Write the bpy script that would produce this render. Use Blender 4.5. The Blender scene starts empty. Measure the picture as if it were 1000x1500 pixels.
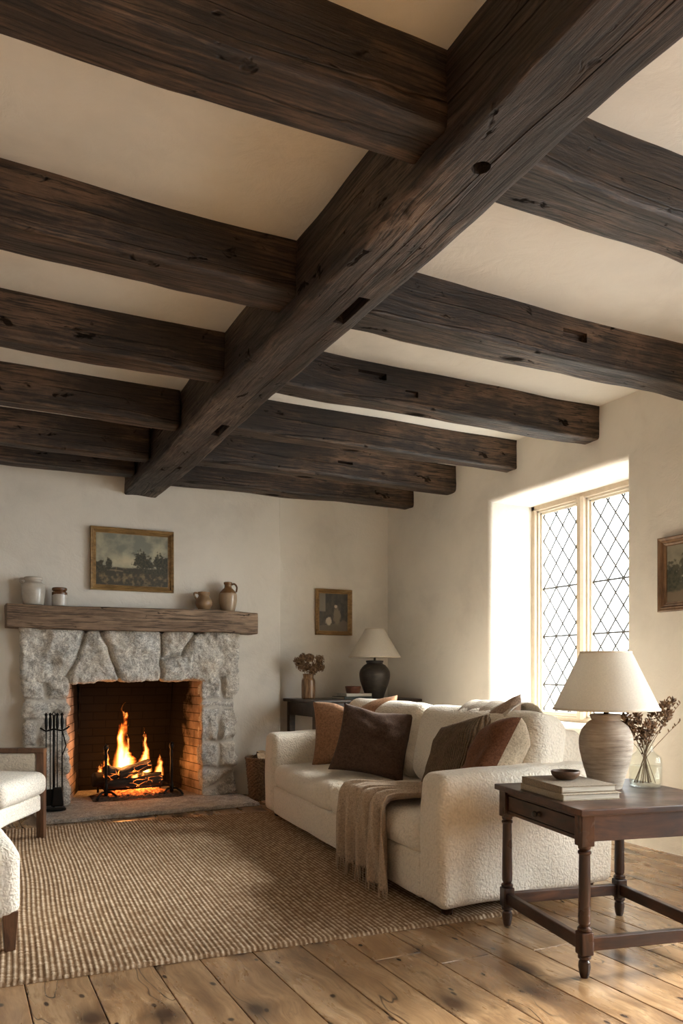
import bpy, bmesh, math, random
import numpy as np
from mathutils import Vector, Matrix, noise
from math import sin, cos, pi, radians as R
rng = np.random.default_rng(7); random.seed(7)
SC = bpy.context.scene; COL = SC.collection
# ------------------------------------------------------------------ helpers
def mesh_obj(name, V, F, mat=None, parent=None, smooth=True, loc=None, rot=None, sharp=None):
    me = bpy.data.meshes.new(name)
    me.from_pydata([tuple(map(float, v)) for v in V], [], [tuple(map(int, f)) for f in F]); me.update()
    if smooth: me.polygons.foreach_set('use_smooth', [True]*len(me.polygons))
    if smooth and sharp: me.set_sharp_from_angle(angle=R(sharp))
    if mat: me.materials.append(mat)
    o = bpy.data.objects.new(name, me); COL.objects.link(o)
    if parent: o.parent = parent
    if loc is not None: o.location = loc
    if rot is not None: o.rotation_euler = rot
    return o
def tag(o, label=None, cat=None, group=None, kind=None):
    if label: o['label'] = label
    if cat: o['category'] = cat
    if group: o['group'] = group
    if kind: o['kind'] = kind
    return o
def thing(name, label, cat, loc=(0, 0, 0), rz=0, group=None):
    o = bpy.data.objects.new(name, None); o.empty_display_size = .05; COL.objects.link(o)
    o.location = loc; o.rotation_euler = (0, 0, rz)
    return tag(o, label, cat, group)
class MB:
    def __init__(s): s.V = []; s.F = []; s.n = 0
    def add(s, V, F):
        V = np.asarray(V, float)
        s.V.append(V); s.F += [tuple(i + s.n for i in f) for f in F]; s.n += len(V); return s
    def build(s, name, mat=None, parent=None, **k): return mesh_obj(name, np.vstack(s.V), s.F, mat, parent, **k)
def axpts(h, r, n, core):
    if r <= 1e-6: return np.linspace(-h, h, core + 1)
    a = h - r
    e = a + r*np.tan(np.linspace(0, pi/4, n + 1))
    dl = min(r*.8, a/3); sup = [dl] if a > 1e-4 and dl < 1.2*a/core else []
    return np.concatenate([-e[::-1], [-a + q for q in sup], np.linspace(-a, a, core + 1)[1:-1], [a - q for q in sup], e])
def sbox(sx, sy, sz, r=.01, n=3, core=(1, 1, 1), c=(0, 0, 0)):
    """rounded box as a dense surface grid"""
    r = min(r, sx/2*.999, sy/2*.999, sz/2*.999)
    A = [axpts(s/2, r, n, k) for s, k in zip((sx, sy, sz), core)]
    N = [len(a) for a in A]; idx = {}; V = []; F = []
    def vid(i, j, k):
        t = (i, j, k)
        if t not in idx: idx[t] = len(V); V.append((A[0][i], A[1][j], A[2][k]))
        return idx[t]
    for ax in range(3):
        b, d = (ax + 1) % 3, (ax + 2) % 3
        for side in (0, N[ax] - 1):
            for i in range(N[b] - 1):
                for j in range(N[d] - 1):
                    q = []
                    for (u, w) in ((i, j), (i + 1, j), (i + 1, j + 1), (i, j + 1)):
                        t = [0, 0, 0]; t[ax] = side; t[b] = u; t[d] = w; q.append(vid(*t))
                    F.append(tuple(q if side else q[::-1]))
    V = np.array(V); H = np.array([sx, sy, sz])/2 - r
    q = np.clip(V, -H, H); d = V - q; L = np.linalg.norm(d, axis=1, keepdims=True); L[L == 0] = 1
    return q + d/L*r + np.array(c), F
def box(x0, x1, y0, y1, z0, z1, r=.003, n=1):
    return sbox(x1 - x0, y1 - y0, z1 - z0, r, n, c=((x0 + x1)/2, (y0 + y1)/2, (z0 + z1)/2))
def lathe(P, n=40, c=(0, 0, 0)):
    V = []; F = []
    for r, z in P:
        for k in range(n):
            a = 2*pi*k/n; V.append((c[0] + r*cos(a), c[1] + r*sin(a), c[2] + z))
    for i in range(len(P) - 1):
        for k in range(n):
            F.append((i*n + k, i*n + (k + 1) % n, (i + 1)*n + (k + 1) % n, (i + 1)*n + k))
    if P[0][0] > 1e-5: F.append(tuple(range(n))[::-1])
    if P[-1][0] > 1e-5: F.append(tuple((len(P) - 1)*n + k for k in range(n)))
    return np.array(V), F
def smooth_profile(P, m=5):
    P = np.array(P, float); out = []
    for i in range(len(P) - 1):
        p0 = P[max(i - 1, 0)]; p1 = P[i]; p2 = P[i + 1]; p3 = P[min(i + 2, len(P) - 1)]
        for t in np.linspace(0, 1, m, endpoint=False):
            out.append(.5*((2*p1) + (-p0 + p2)*t + (2*p0 - 5*p1 + 4*p2 - p3)*t*t + (-p0 + 3*p1 - 3*p2 + p3)*t**3))
    out.append(P[-1]); return [tuple(max(0, v) if k == 0 else v for k, v in enumerate(q)) for q in out]
def tube(P, rad, n=8):
    P = [Vector(p) for p in P]; rad = [rad]*len(P) if not hasattr(rad, '__len__') else rad
    V = []; F = []; t0 = (P[1] - P[0]).normalized(); u = t0.orthogonal().normalized()
    for i, p in enumerate(P):
        t = (P[min(i + 1, len(P) - 1)] - P[max(i - 1, 0)]).normalized()
        u = (u - t*u.dot(t)).normalized(); w = t.cross(u)
        for k in range(n):
            a = 2*pi*k/n; V.append(p + (u*cos(a) + w*sin(a))*rad[i])
    for i in range(len(P) - 1):
        for k in range(n):
            F.append((i*n + k, i*n + (k + 1) % n, (i + 1)*n + (k + 1) % n, (i + 1)*n + k))
    F.append(tuple(range(n))[::-1]); F.append(tuple((len(P) - 1)*n + k for k in range(n)))
    return np.array([tuple(v) for v in V]), F
def prism(pts, y0, y1):
    """extrude an xz outline along y"""
    n = len(pts); V = [(x, y0, z) for x, z in pts] + [(x, y1, z) for x, z in pts]
    F = [tuple(range(n)), tuple(range(n, 2*n))[::-1]] + [(i, i + n, (i + 1) % n + n, (i + 1) % n) for i in range(n)]
    return np.array(V), F
def fbm(p, sc, octv=4, seed=0):
    o = Vector((seed*7.3, seed*3.1, seed*5.7))
    return np.array([noise.fractal(Vector(q)*sc + o, 1.0, 2.0, octv) for q in p])
def n3(p, sx, sy, sz, seed=0):
    o = (seed*7.3, seed*3.1, seed*5.7)
    return np.array([noise.noise((q[0]*sx + o[0], q[1]*sy + o[1], q[2]*sz + o[2])) for q in p])
def vnormals(V, F):
    N = np.zeros_like(V); F4 = np.array([f[:4] if len(f) >= 4 else (f + (f[-1],))[:4] for f in F])
    a, b, c, d = (V[F4[:, k]] for k in range(4)); fn = np.cross(c - a, d - b)
    for k in range(4): np.add.at(N, F4[:, k], fn)
    return N/np.maximum(np.linalg.norm(N, axis=1, keepdims=True), 1e-12)
def gridF(nu, nv): return [(i*nv + j, (i + 1)*nv + j, (i + 1)*nv + j + 1, i*nv + j + 1) for i in range(nu - 1) for j in range(nv - 1)]
def attr_f(o, name, vals):
    a = o.data.attributes.new(name, 'FLOAT', 'POINT'); a.data.foreach_set('value', np.asarray(vals, 'f'))
def attr_c(o, name, cols):
    a = o.data.attributes.new(name, 'FLOAT_COLOR', 'POINT'); c = np.ones((len(cols), 4), 'f'); c[:, :3] = cols; a.data.foreach_set('color', c.ravel())
def rotz(V, a): return V @ np.array([[cos(a), sin(a), 0], [-sin(a), cos(a), 0], [0, 0, 1]])
# ------------------------------------------------------------------ materials
class NT:
    def __init__(s, name):
        s.m = bpy.data.materials.new(name); s.m.use_nodes = True; s.t = s.m.node_tree
        s.p = s.t.nodes['Principled BSDF']; s.out = s.t.nodes['Material Output']; s.L = s.t.links
    def n(s, typ, **k):
        nd = s.t.nodes.new(typ)
        for a, v in k.items(): setattr(nd, a, v)
        return nd
    def link(s, a, b): s.L.new(a, b)
    def setv(s, sock, v):
        if hasattr(v, 'is_linked') or isinstance(v, bpy.types.NodeSocket): s.link(v, sock)
        else: sock.default_value = (v + (1,)) if isinstance(v, tuple) and len(v) == 3 and sock.type == 'RGBA' else v
    def co(s, scale=(1, 1, 1), kind='Object', warp=0, wscale=2):
        tc = s.n('ShaderNodeTexCoord'); mp = s.n('ShaderNodeMapping'); src = tc.outputs[kind]
        if warp:
            w = s.n('ShaderNodeTexNoise'); w.inputs['Scale'].default_value = wscale; s.link(src, w.inputs['Vector'])
            sub = s.n('ShaderNodeVectorMath', operation='SUBTRACT'); s.link(w.outputs['Color'], sub.inputs[0]); sub.inputs[1].default_value = (.5, .5, .5)
            ml = s.n('ShaderNodeVectorMath', operation='SCALE'); s.link(sub.outputs[0], ml.inputs[0]); ml.inputs['Scale'].default_value = warp
            ad = s.n('ShaderNodeVectorMath', operation='ADD'); s.link(src, ad.inputs[0]); s.link(ml.outputs[0], ad.inputs[1]); src = ad.outputs[0]
        s.link(src, mp.inputs['Vector']); mp.inputs['Scale'].default_value = scale; return mp.outputs[0]
    def noise(s, vec, scale=5, detail=4, rough=.55, dist=0):
        x = s.n('ShaderNodeTexNoise'); s.link(vec, x.inputs['Vector'])
        for k, v in (('Scale', scale), ('Detail', detail), ('Roughness', rough), ('Distortion', dist)): x.inputs[k].default_value = v
        return x.outputs['Fac']
    def voro(s, vec, scale=5, feature='F1', out='Distance', rnd=1, dim='3D'):
        x = s.n('ShaderNodeTexVoronoi', feature=feature, voronoi_dimensions=dim); s.link(vec, x.inputs['Vector']); x.inputs['Scale'].default_value = scale; x.inputs['Randomness'].default_value = rnd
        return x.outputs[out]
    def ramp(s, fac, stops):
        x = s.n('ShaderNodeValToRGB'); s.link(fac, x.inputs[0]); e = x.color_ramp.elements
        while len(e) < len(stops): e.new(.5)
        for i, (p, c) in enumerate(stops):
            e[i].position = p; e[i].color = (c, c, c, 1) if not isinstance(c, tuple) else c + (1,)
        return x.outputs[0]
    def mix(s, fac, a, b, mode='MIX'):
        x = s.n('ShaderNodeMix', data_type='RGBA', blend_type=mode)
        s.setv(x.inputs['Factor'], fac); s.setv(x.inputs['A'], a); s.setv(x.inputs['B'], b); return x.outputs['Result']
    def math(s, op, a, b=0.0, c=None):
        x = s.n('ShaderNodeMath', operation=op); s.setv(x.inputs[0], a); s.setv(x.inputs[1], b)
        if c is not None: s.setv(x.inputs[2], c)
        return x.outputs[0]
    def attr(s, name, out='Fac'): return s.n('ShaderNodeAttribute', attribute_name=name).outputs[out]
    def bump(s, h, strength=.5, dist=.01, prev=None):
        x = s.n('ShaderNodeBump'); s.link(h, x.inputs['Height']); x.inputs['Strength'].default_value = strength; x.inputs['Distance'].default_value = dist
        if prev: s.link(prev, x.inputs['Normal'])
        return x.outputs[0]
    def fin(s, col=None, rough=None, normal=None, **k):
        if col is not None: s.setv(s.p.inputs['Base Color'], col)
        if rough is not None: s.setv(s.p.inputs['Roughness'], rough)
        if normal is not None: s.link(normal, s.p.inputs['Normal'])
        for a, v in k.items(): s.setv(s.p.inputs[a.replace('_', ' ')], v)
        return s.m
def m_plain(name, col, rough=.6, **k): return NT(name).fin(col, rough, **k)
def m_plaster(name, base):
    s = NT(name); v = s.co(warp=.6, wscale=1.2)
    blot = s.noise(v, 1.3, 5, .6); fine = s.noise(v, 9, 4, .6)
    c = s.ramp(blot, [(.28, tuple(x*.84 for x in base)), (.5, base), (.72, tuple(min(1, x*1.06) for x in base))])
    spot = s.ramp(s.noise(v, 3.1, 7, .75), [(.60, 0.0), (.78, 1.0)])
    c = s.mix(s.math('MULTIPLY', spot, .25), c, (base[0]*.76, base[1]*.70, base[2]*.60))
    trow = s.noise(s.co((1, 1, 1), warp=.9, wscale=2.5), 3.2, 8, .62)
    pit = s.math('MULTIPLY', s.ramp(s.noise(v, 2.2, 3), [(.5, 0.0), (.66, 1.0)]), s.noise(v, 55, 3, .7))
    b = s.bump(trow, .35, .03); b = s.bump(pit, .45, .006, b); b = s.bump(fine, .25, .006, b)
    return s.fin(c, .92, b, Specular_IOR_Level=.15)
def m_beam(name, ax, dark, mid, lite, rough=(.42, .7), bumpk=1.0, cov=1.0):
    s = NT(name); sc = [1.0, 1.0, 1.0]; sc[ax] = .035
    v = s.co(tuple(sc), warp=.05, wscale=1.6); sc2 = [1, 1, 1]; sc2[ax] = .28; v2 = s.co(tuple(sc2), warp=.12, wscale=2)
    g = s.noise(v, 110, 5, .65); g2 = s.noise(v, 34, 4, .6); big = s.noise(v2, 5, 7, .7); bl = s.noise(s.co((1, 1, 1)), 3.2, 6, .7)
    c = s.ramp(s.math('ADD', s.math('MULTIPLY', big, .45), s.math('ADD', s.math('MULTIPLY', g2, .3), s.math('MULTIPLY', bl, .25))), [(.38, dark), (.5, mid), (.62, lite)])
    c = s.mix(s.ramp(g, [(.40, .85), (.52, 0.0)]), c, tuple(x*.3 for x in dark))
    dk = None
    for scl, wd, k in ((2.4, .005, 1.0), (5.5, .006, .7)):
        vv = [1, 1, 1]; vv[ax] = .035; line = s.noise(s.co(tuple(vv), warp=.012, wscale=9), scl, 1.5, .5)
        cr = s.ramp(s.math('ABSOLUTE', s.math('SUBTRACT', line, .47)), [(.0, k), (wd*.4, k*.9), (wd, 0.0)])
        gate = s.ramp(s.noise(v2, 1.3 + scl*.3, 3), [(.47, 0.0), (.53, 1.0)]); cr = s.math('MULTIPLY', cr, gate); dk = cr if dk is None else s.math('MAXIMUM', dk, cr)
    kv = [1, 1, 1]; kv[ax] = .45; adz = s.voro(s.co(tuple(kv), warp=.1, wscale=5), 8.5, 'SMOOTH_F1'); knot = s.ramp(s.voro(s.co(tuple(kv), warp=.08, wscale=9), 2.6), [(.06, .9), (.11, .0)])
    gouge = s.ramp(s.noise(s.co(tuple([1 if q != ax else .35 for q in range(3)]), warp=.1, wscale=8), 15, 3, .6), [(.64, 0.0), (.70, .85)])
    dk = s.math('MAXIMUM', dk, s.math('MAXIMUM', knot, gouge)); c = s.mix(dk, c, (.004, .003, .002))
    h = s.math('SUBTRACT', s.math('ADD', s.math('MULTIPLY', g, .5), s.math('MULTIPLY', g2, .9)), s.math('MULTIPLY', dk, .7))
    b = s.bump(adz, .4*bumpk, .018); b = s.bump(big, .45*bumpk, .02, b); b = s.bump(h, .85*bumpk, .008, b)
    rr = s.math('MAXIMUM', s.ramp(g, [(.3, rough[1]), (.7, rough[0])]), dk)
    return s.fin(c, rr, b, Specular_IOR_Level=s.math('MULTIPLY', s.math('SUBTRACT', 1.0, dk), .5))
def m_fabric(name, col, scale=140, rib=None, rough=.95, var=.12, bs=.5, sheen=.06, dist=.004):
    s = NT(name); v = s.co(); big = s.noise(v, 3.5, 4)
    c = s.ramp(big, [(.3, tuple(x*(1 - var) for x in col)), (.7, tuple(min(1, x*(1 + var*.6)) for x in col))])
    f = s.math('ADD', s.math('MULTIPLY', s.noise(v, scale, 3, .7), .5), s.math('MULTIPLY', s.noise(v, scale*.42, 3, .7), .5)); c = s.mix(s.ramp(f, [(.40, .7), (.54, 0.0)]), c, tuple(x*.35 for x in col)); c = s.mix(s.ramp(s.noise(v, scale*.3, 4, .75), [(.54, 0.0), (.68, .3)]), c, tuple(min(1, x*1.7 + .02) for x in col))
    h = f
    if rib:
        wv = s.n('ShaderNodeTexWave', wave_type='BANDS', bands_direction=rib[0]); s.link(s.co(), wv.inputs['Vector']); wv.inputs['Scale'].default_value = rib[1]; wv.inputs['Distortion'].default_value = .6
        h = s.math('ADD', s.math('MULTIPLY', wv.outputs['Fac'], 1.5), s.math('MULTIPLY', f, .5))
        c = s.mix(s.ramp(wv.outputs['Fac'], [(.1, .75), (.5, 0.0)]), c, tuple(x*.3 for x in col))
    b = s.bump(h, bs*1.4, dist*1.3)
    return s.fin(c, rough, b, Sheen_Weight=sheen, Sheen_Roughness=.5, Specular_IOR_Level=.08)
def m_boucle(name, col):
    s = NT(name); v = s.co(warp=.02, wscale=30)
    a = s.voro(v, 95, 'SMOOTH_F1'); nz = s.noise(v, 60, 3, .6); big = s.noise(s.co(), 3, 3)
    h = s.math('ADD', s.math('MULTIPLY', a, -1.0), s.math('MULTIPLY', nz, .8))
    c = s.ramp(big, [(.3, tuple(x*.93 for x in col)), (.7, col)])
    c = s.mix(s.ramp(a, [(.35, 0.0), (.75, .5)]), c, tuple(x*.72 for x in col))
    b = s.bump(h, .75, .008)
    return s.fin(c, .96, b, Sheen_Weight=.25, Specular_IOR_Level=.15)
def m_polish(name, dark, mid, lite, ax=0, rough=.25):
    s = NT(name); sc = [1, 1, 1]; sc[ax] = .09; v = s.co(tuple(sc), warp=.08, wscale=4)
    g = s.noise(v, 45, 5, .6); b = s.noise(s.co(), 6, 4)
    c = s.ramp(s.math('ADD', s.math('MULTIPLY', g, .55), s.math('MULTIPLY', b, .45)), [(.36, dark), (.52, mid), (.7, lite)])
    return s.fin(c, s.ramp(b, [(.3, rough + .15), (.7, rough)]), s.bump(g, .12, .002))
def m_ceramic(name, col, col2=None, zsplit=None, rough=.3, spk=.3, streak=None):
    s = NT(name); v = s.co(); n = s.noise(v, 14, 6, .65); c = s.ramp(n, [(.3, tuple(x*.8 for x in col)), (.7, col)])
    sp = s.ramp(s.noise(v, 120, 2), [(.62, 0.0), (.72, spk)]); c = s.mix(sp, c, tuple(x*.35 for x in col))
    if col2:
        sx = s.n('ShaderNodeSeparateXYZ'); s.link(v, sx.inputs[0])
        z = s.math('ADD', sx.outputs[2], s.math('MULTIPLY', s.math('SUBTRACT', n, .5), .03))
        f = s.math('GREATER_THAN', z, zsplit); c = s.mix(f, c, col2)
    return s.fin(c, rough, s.bump(n, .15, .004))
def m_stone(name, base, bumpk=1.0):
    s = NT(name); v = s.co(warp=.12, wscale=6); n = s.noise(v, 13, 9, .78); g = s.noise(v, 90, 5, .75); b0 = s.noise(s.co(), 3, 4)
    c = s.ramp(n, [(.32, tuple(x*.38 for x in base)), (.47, tuple(x*.85 for x in base)), (.66, tuple(min(1, x*1.35) for x in base))])
    c = s.mix(s.ramp(g, [(.42, .7), (.55, 0.0)]), c, tuple(x*.22 for x in base))
    c = s.mix(s.ramp(b0, [(.45, 0.0), (.7, .35)]), c, (base[0]*1.1, base[1]*.95, base[2]*.75))
    c = s.mix(s.attr('mortar'), c, (.60, .56, .49))
    b = s.bump(n, .8*bumpk, .02); b = s.bump(g, .5*bumpk, .005, b)
    return s.fin(c, .93, b, Specular_IOR_Level=.2)
M = {}
M['plaster'] = m_plaster('plaster', (.76, .715, .64))
M['plaster_ceiling'] = m_plaster('plaster_ceiling', (.74, .705, .64))
M['beam_y'] = m_beam('old_oak_main', 1, (.008, .0045, .003), (.036, .020, .0125), (.17, .112, .078))
M['beam_x'] = m_beam('old_oak_joist', 0, (.007, .0037, .0023), (.031, .0165, .0095), (.15, .088, .052))
M['mantel'] = m_beam('mantel_oak', 0, (.11, .065, .036), (.22, .14, .085), (.33, .225, .145), (.6, .8), .6)
M['stone'] = m_stone('grey_granite', (.74, .705, .64))
M['hearth'] = m_stone('hearth_slab', (.52, .50, .465), .8)
M['iron'] = NT('wrought_iron').fin((.012, .011, .010), .45, Metallic=.7)
M['boucle'] = m_boucle('cream_boucle', (.76, .68, .565))
M['boucle_chair'] = m_boucle('chair_boucle', (.78, .72, .62))
M['linen'] = m_fabric('chair_linen', (.80, .74, .65), 220, var=.05, bs=.3)
M['p_tan'] = m_fabric('tan_wool', (.33, .175, .095), 160, bs=.5)
M['p_dark'] = m_fabric('umber_wool', (.085, .050, .035), 160, bs=.5)
M['p_cord'] = m_fabric('corduroy', (.32, .215, .13), 160, rib=('X', 26), bs=.9, dist=.006)
M['p_rust'] = m_fabric('rust_velvet', (.16, .068, .034), 200, bs=.35, sheen=.12)
M['p_beige'] = m_fabric('beige_linen', (.46, .36, .25), 220, bs=.35)
M['p_rose'] = m_fabric('dusty_tan', (.36, .25, .18), 200, bs=.35)
M['throw'] = m_fabric('taupe_cashmere', (.45, .34, .245), 260, bs=.35, sheen=.15)
M['throw2'] = m_fabric('pale_wool', (.60, .52, .43), 220, bs=.35)
M['mahog'] = m_polish('mahogany', (.016, .007, .004), (.05, .020, .011), (.13, .055, .028), 0, .32)
M['mahog_y'] = m_polish('mahogany_side', (.016, .007, .004), (.05, .020, .011), (.13, .055, .028), 1, .36)
M['mahog_z'] = m_polish('mahogany_leg', (.014, .006, .004), (.04, .016, .009), (.10, .042, .022), 2, .24)
M['walnut'] = m_polish('walnut', (.05, .022, .011), (.12, .056, .027), (.19, .095, .048), 2, .35)
M['darktable'] = m_polish('old_dark_wood', (.012, .008, .006), (.035, .02, .013), (.09, .05, .03), 0, .3)
M['brass'] = NT('dark_brass').fin((.06, .04, .025), .4, Metallic=.9)
M['knob'] = NT('dark_knob').fin((.015, .009, .006), .3)
def m_floor():
    s = NT('oak_boards'); v = s.n('ShaderNodeTexCoord').outputs['Object']
    off = s.n('ShaderNodeCombineXYZ'); t = s.attr('plank'); s.link(s.math('MULTIPLY', t, 37.0), off.inputs[1]); s.link(s.math('MULTIPLY', t, 11.0), off.inputs[2])
    ad = s.n('ShaderNodeVectorMath', operation='ADD'); s.link(v, ad.inputs[0]); s.link(off.outputs[0], ad.inputs[1])
    w = s.n('ShaderNodeTexNoise'); w.inputs['Scale'].default_value = 2.2; s.link(ad.outputs[0], w.inputs['Vector'])
    ml = s.n('ShaderNodeVectorMath', operation='SCALE'); s.link(w.outputs['Color'], ml.inputs[0]); ml.inputs['Scale'].default_value = .16
    a2 = s.n('ShaderNodeVectorMath', operation='ADD'); s.link(ad.outputs[0], a2.inputs[0]); s.link(ml.outputs[0], a2.inputs[1])
    def mp(sc):
        m = s.n('ShaderNodeMapping'); s.link(a2.outputs[0], m.inputs[0]); m.inputs['Scale'].default_value = sc; return m.outputs[0]
    g = s.noise(mp((1, .05, 1)), 70, 5, .65); b = s.noise(mp((1, .22, 1)), 6, 5, .65); ring = s.noise(mp((1, .1, 1)), 16, 3, .5, .8)
    c = s.ramp(s.math('ADD', s.math('MULTIPLY', b, .55), s.math('MULTIPLY', ring, .45)), [(.34, (.13, .068, .031)), (.48, (.33, .20, .10)), (.68, (.54, .365, .205))])
    c = s.mix(s.ramp(g, [(.36, .6), (.56, 0.0)]), c, (.14, .068, .028))
    c = s.mix(s.math('MULTIPLY', t, .35), c, (.33, .18, .08))
    kn = s.voro(mp((1, .62, 1)), 2.6, dim='2D'); c = s.mix(s.ramp(kn, [(.05, .97), (.085, .65), (.22, 0.0)]), c, (.035, .016, .008))
    ps = s.voro(mp((1, .5, 1)), 5.5, dim='2D'); c = s.mix(s.ramp(ps, [(.028, .95), (.055, 0.0)]), c, (.02, .01, .006))
    stain = s.ramp(s.noise(mp((1, .35, 1)), 3.4, 7, .72), [(.56, 0.0), (.68, .75)]); c = s.mix(stain, c, (.07, .034, .016))
    ln = s.noise(mp((1, .05, 1)), 7, 2, .5); ck = s.math('MULTIPLY', s.ramp(s.math('ABSOLUTE', s.math('SUBTRACT', ln, .5)), [(0, 1.0), (.006, 0.0)]), s.ramp(s.noise(mp((1, .4, 1)), 2.5, 2), [(.5, 0.0), (.56, .95)]))
    c = s.mix(ck, c, (.02, .01, .006))
    h = s.math('ADD', s.math('MULTIPLY', g, .5), s.math('MULTIPLY', b, 1.0))
    return s.fin(c, s.ramp(b, [(.3, .36), (.7, .22)]), s.bump(h, .18, .006), Coat_Weight=.25, Coat_Roughness=.18)
M['floor'] = m_floor()
def m_rug():
    s = NT('jute_weave'); v = s.n('ShaderNodeTexCoord').outputs['Object']
    c1 = s.attr('rib'); n = s.noise(v, 55, 3, .7); big = s.noise(v, 2.2, 5, .65); rn = s.attr('knot')
    f = s.math('ADD', s.math('MULTIPLY', c1, .75), s.math('MULTIPLY', s.math('SUBTRACT', rn, .5), .35))
    c = s.ramp(f, [(.10, (.18, .105, .055)), (.42, (.38, .265, .17)), (.75, (.68, .56, .42))])
    c = s.mix(s.ramp(n, [(.3, .5), (.55, 0.0)]), c, (.20, .125, .07))
    c = s.mix(s.ramp(big, [(.45, 0.0), (.75, .4)]), c, (.24, .15, .085))
    return s.fin(c, .95, s.bump(s.noise(v, 170, 3, .7), .6, .004), Specular_IOR_Level=.1)
M['rug'] = m_rug()
def m_brick():
    s = NT('firebrick'); uv = s.n('ShaderNodeTexCoord').outputs['UV']
    b = s.n('ShaderNodeTexBrick'); s.link(uv, b.inputs['Vector'])
    for k, x in (('Scale', 1.0), ('Mortar Size', .004), ('Brick Width', .225), ('Row Height', .075), ('Bias', 0.0), ('Mortar Smooth', .3)): b.inputs[k].default_value = x
    b.inputs['Color1'].default_value = (.60, .46, .35, 1); b.inputs['Color2'].default_value = (.48, .35, .25, 1); b.inputs['Mortar'].default_value = (.10, .07, .05, 1)
    n = s.noise(s.co(), 4, 5, .6); soot = s.math('ADD', s.attr('soot'), s.math('MULTIPLY', s.math('SUBTRACT', n, .5), .9))
    c = s.mix(s.ramp(soot, [(.3, 0.0), (.7, .985)]), b.outputs['Color'], (.0045, .0038, .0034))
    h = s.math('ADD', s.math('MULTIPLY', b.outputs['Fac'], -1.0), s.math('MULTIPLY', s.noise(s.co(), 40, 4), .5))
    return s.fin(c, .9, s.bump(h, .5, .006), Specular_IOR_Level=.06)
M['brick'] = m_brick()
def m_glass(name, tint=(1, 1, 1), ior=1.45):
    s = NT(name); s.t.nodes.remove(s.p)
    tr = s.n('ShaderNodeBsdfTransparent'); tr.inputs[0].default_value = tint + (1,); gl = s.n('ShaderNodeBsdfGlossy'); gl.inputs['Roughness'].default_value = .02
    fr = s.n('ShaderNodeFresnel'); fr.inputs[0].default_value = ior; mx = s.n('ShaderNodeMixShader')
    ge = s.n('ShaderNodeNewGeometry'); fac = s.math('MULTIPLY', fr.outputs[0], s.math('SUBTRACT', 1.0, ge.outputs['Backfacing']))
    s.link(fac, mx.inputs[0]); s.link(tr.outputs[0], mx.inputs[1]); s.link(gl.outputs[0], mx.inputs[2]); s.link(mx.outputs[0], s.out.inputs[0]); return s.m
M['pane'] = m_glass('window_glass', (.97, .98, .97))
M['jar'] = m_glass('jar_glass', (.975, .99, .982), 1.45)
M['water'] = m_glass('water', (.965, .97, .95), 1.33)
def m_shade(name, col):
    s = NT(name); s.t.nodes.remove(s.p); v = s.co(); n = s.noise(v, 160, 3, .7)
    c = s.ramp(n, [(.3, tuple(x*.88 for x in col)), (.7, col)])
    d = s.n('ShaderNodeBsdfDiffuse'); t = s.n('ShaderNodeBsdfTranslucent'); s.link(c, d.inputs[0]); s.link(c, t.inputs[0])
    b = s.bump(n, .2, .002); s.link(b, d.inputs['Normal'])
    mx = s.n('ShaderNodeMixShader'); mx.inputs[0].default_value = .45; s.link(d.outputs[0], mx.inputs[1]); s.link(t.outputs[0], mx.inputs[2]); s.link(mx.outputs[0], s.out.inputs[0]); return s.m
M['shade'] = m_shade('linen_shade', (.88, .83, .74))
M['winstone'] = m_ceramic('limestone', (.56, .45, .33), rough=.85, spk=.1)
M['winpaint'] = m_plain('casement_paint', (.66, .58, .47), .6)
M['lead'] = NT('lead').fin((.09, .085, .08), .6, Metallic=.4)
M['gilt'] = m_polish('gilded_wood', (.13, .072, .025), (.30, .18, .07), (.48, .31, .135), 0, .38)
M['oakframe'] = m_polish('oak_frame', (.09, .045, .02), (.19, .105, .05), (.28, .165, .085), 2, .4)
s = NT('oil_paint'); M['canvas'] = s.fin(s.attr('paint', 'Color'), .45, s.bump(s.noise(s.co(), 180, 3), .3, .002))
# ------------------------------------------------------------------ camera
FPX = 1150.0; TH = math.atan(568/FPX)
cam = bpy.data.cameras.new('camera'); co = bpy.data.objects.new('camera', cam); COL.objects.link(co)
co.location = (0, 0, 1.1); co.rotation_euler = (pi/2, 0, -TH); cam.sensor_fit = 'VERTICAL'; cam.sensor_height = 36; cam.lens = FPX/1500*36
cam.shift_y = 237/1500; cam.clip_start = .05; SC.camera = co
# ------------------------------------------------------------------ room
XR, XL, YB, YC, YN, ZC = 3.94, -2.6, 6.82, 6.92, -2.6, 2.92
def struct(o): o['kind'] = 'structure'; return o
# floor: individual boards within one mesh
mb = MB(); pl = []; x = XL; k = 0
bounds = []
while x < 4.3:
    w = [.20, .185, .215, .235, .175, .21][k % 6]; bounds.append((x, min(x + w, 4.3))); x += w; k += 1
for i, (a, b) in enumerate(bounds):
    y = -2.6 - rng.uniform(0, 2)
    while y < 8:
        L = rng.uniform(1.7, 3.6); y1 = min(y + L, 8.0); y0 = max(y, -2.6)
        if y1 > y0 + .02:
            V, F = box(a + .0016, b - .0016, y0 + .001, y1 - .001, -.03, 0, .003, 1)
            V[:, 2] += (V[:, 2] > -.02)*rng.uniform(-.0012, 0)
            mb.add(V, F); pl += [rng.uniform(0, 1)]*len(V)
        y = y1
V, F = box(XL, 4.3, -2.6, 8, -.08, -.022, 0.001); mb.add(V, F); pl += [1]*len(V)
fl = struct(mb.build('floor', M['floor'], sharp=12)); attr_f(fl, 'plank', pl)
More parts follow.
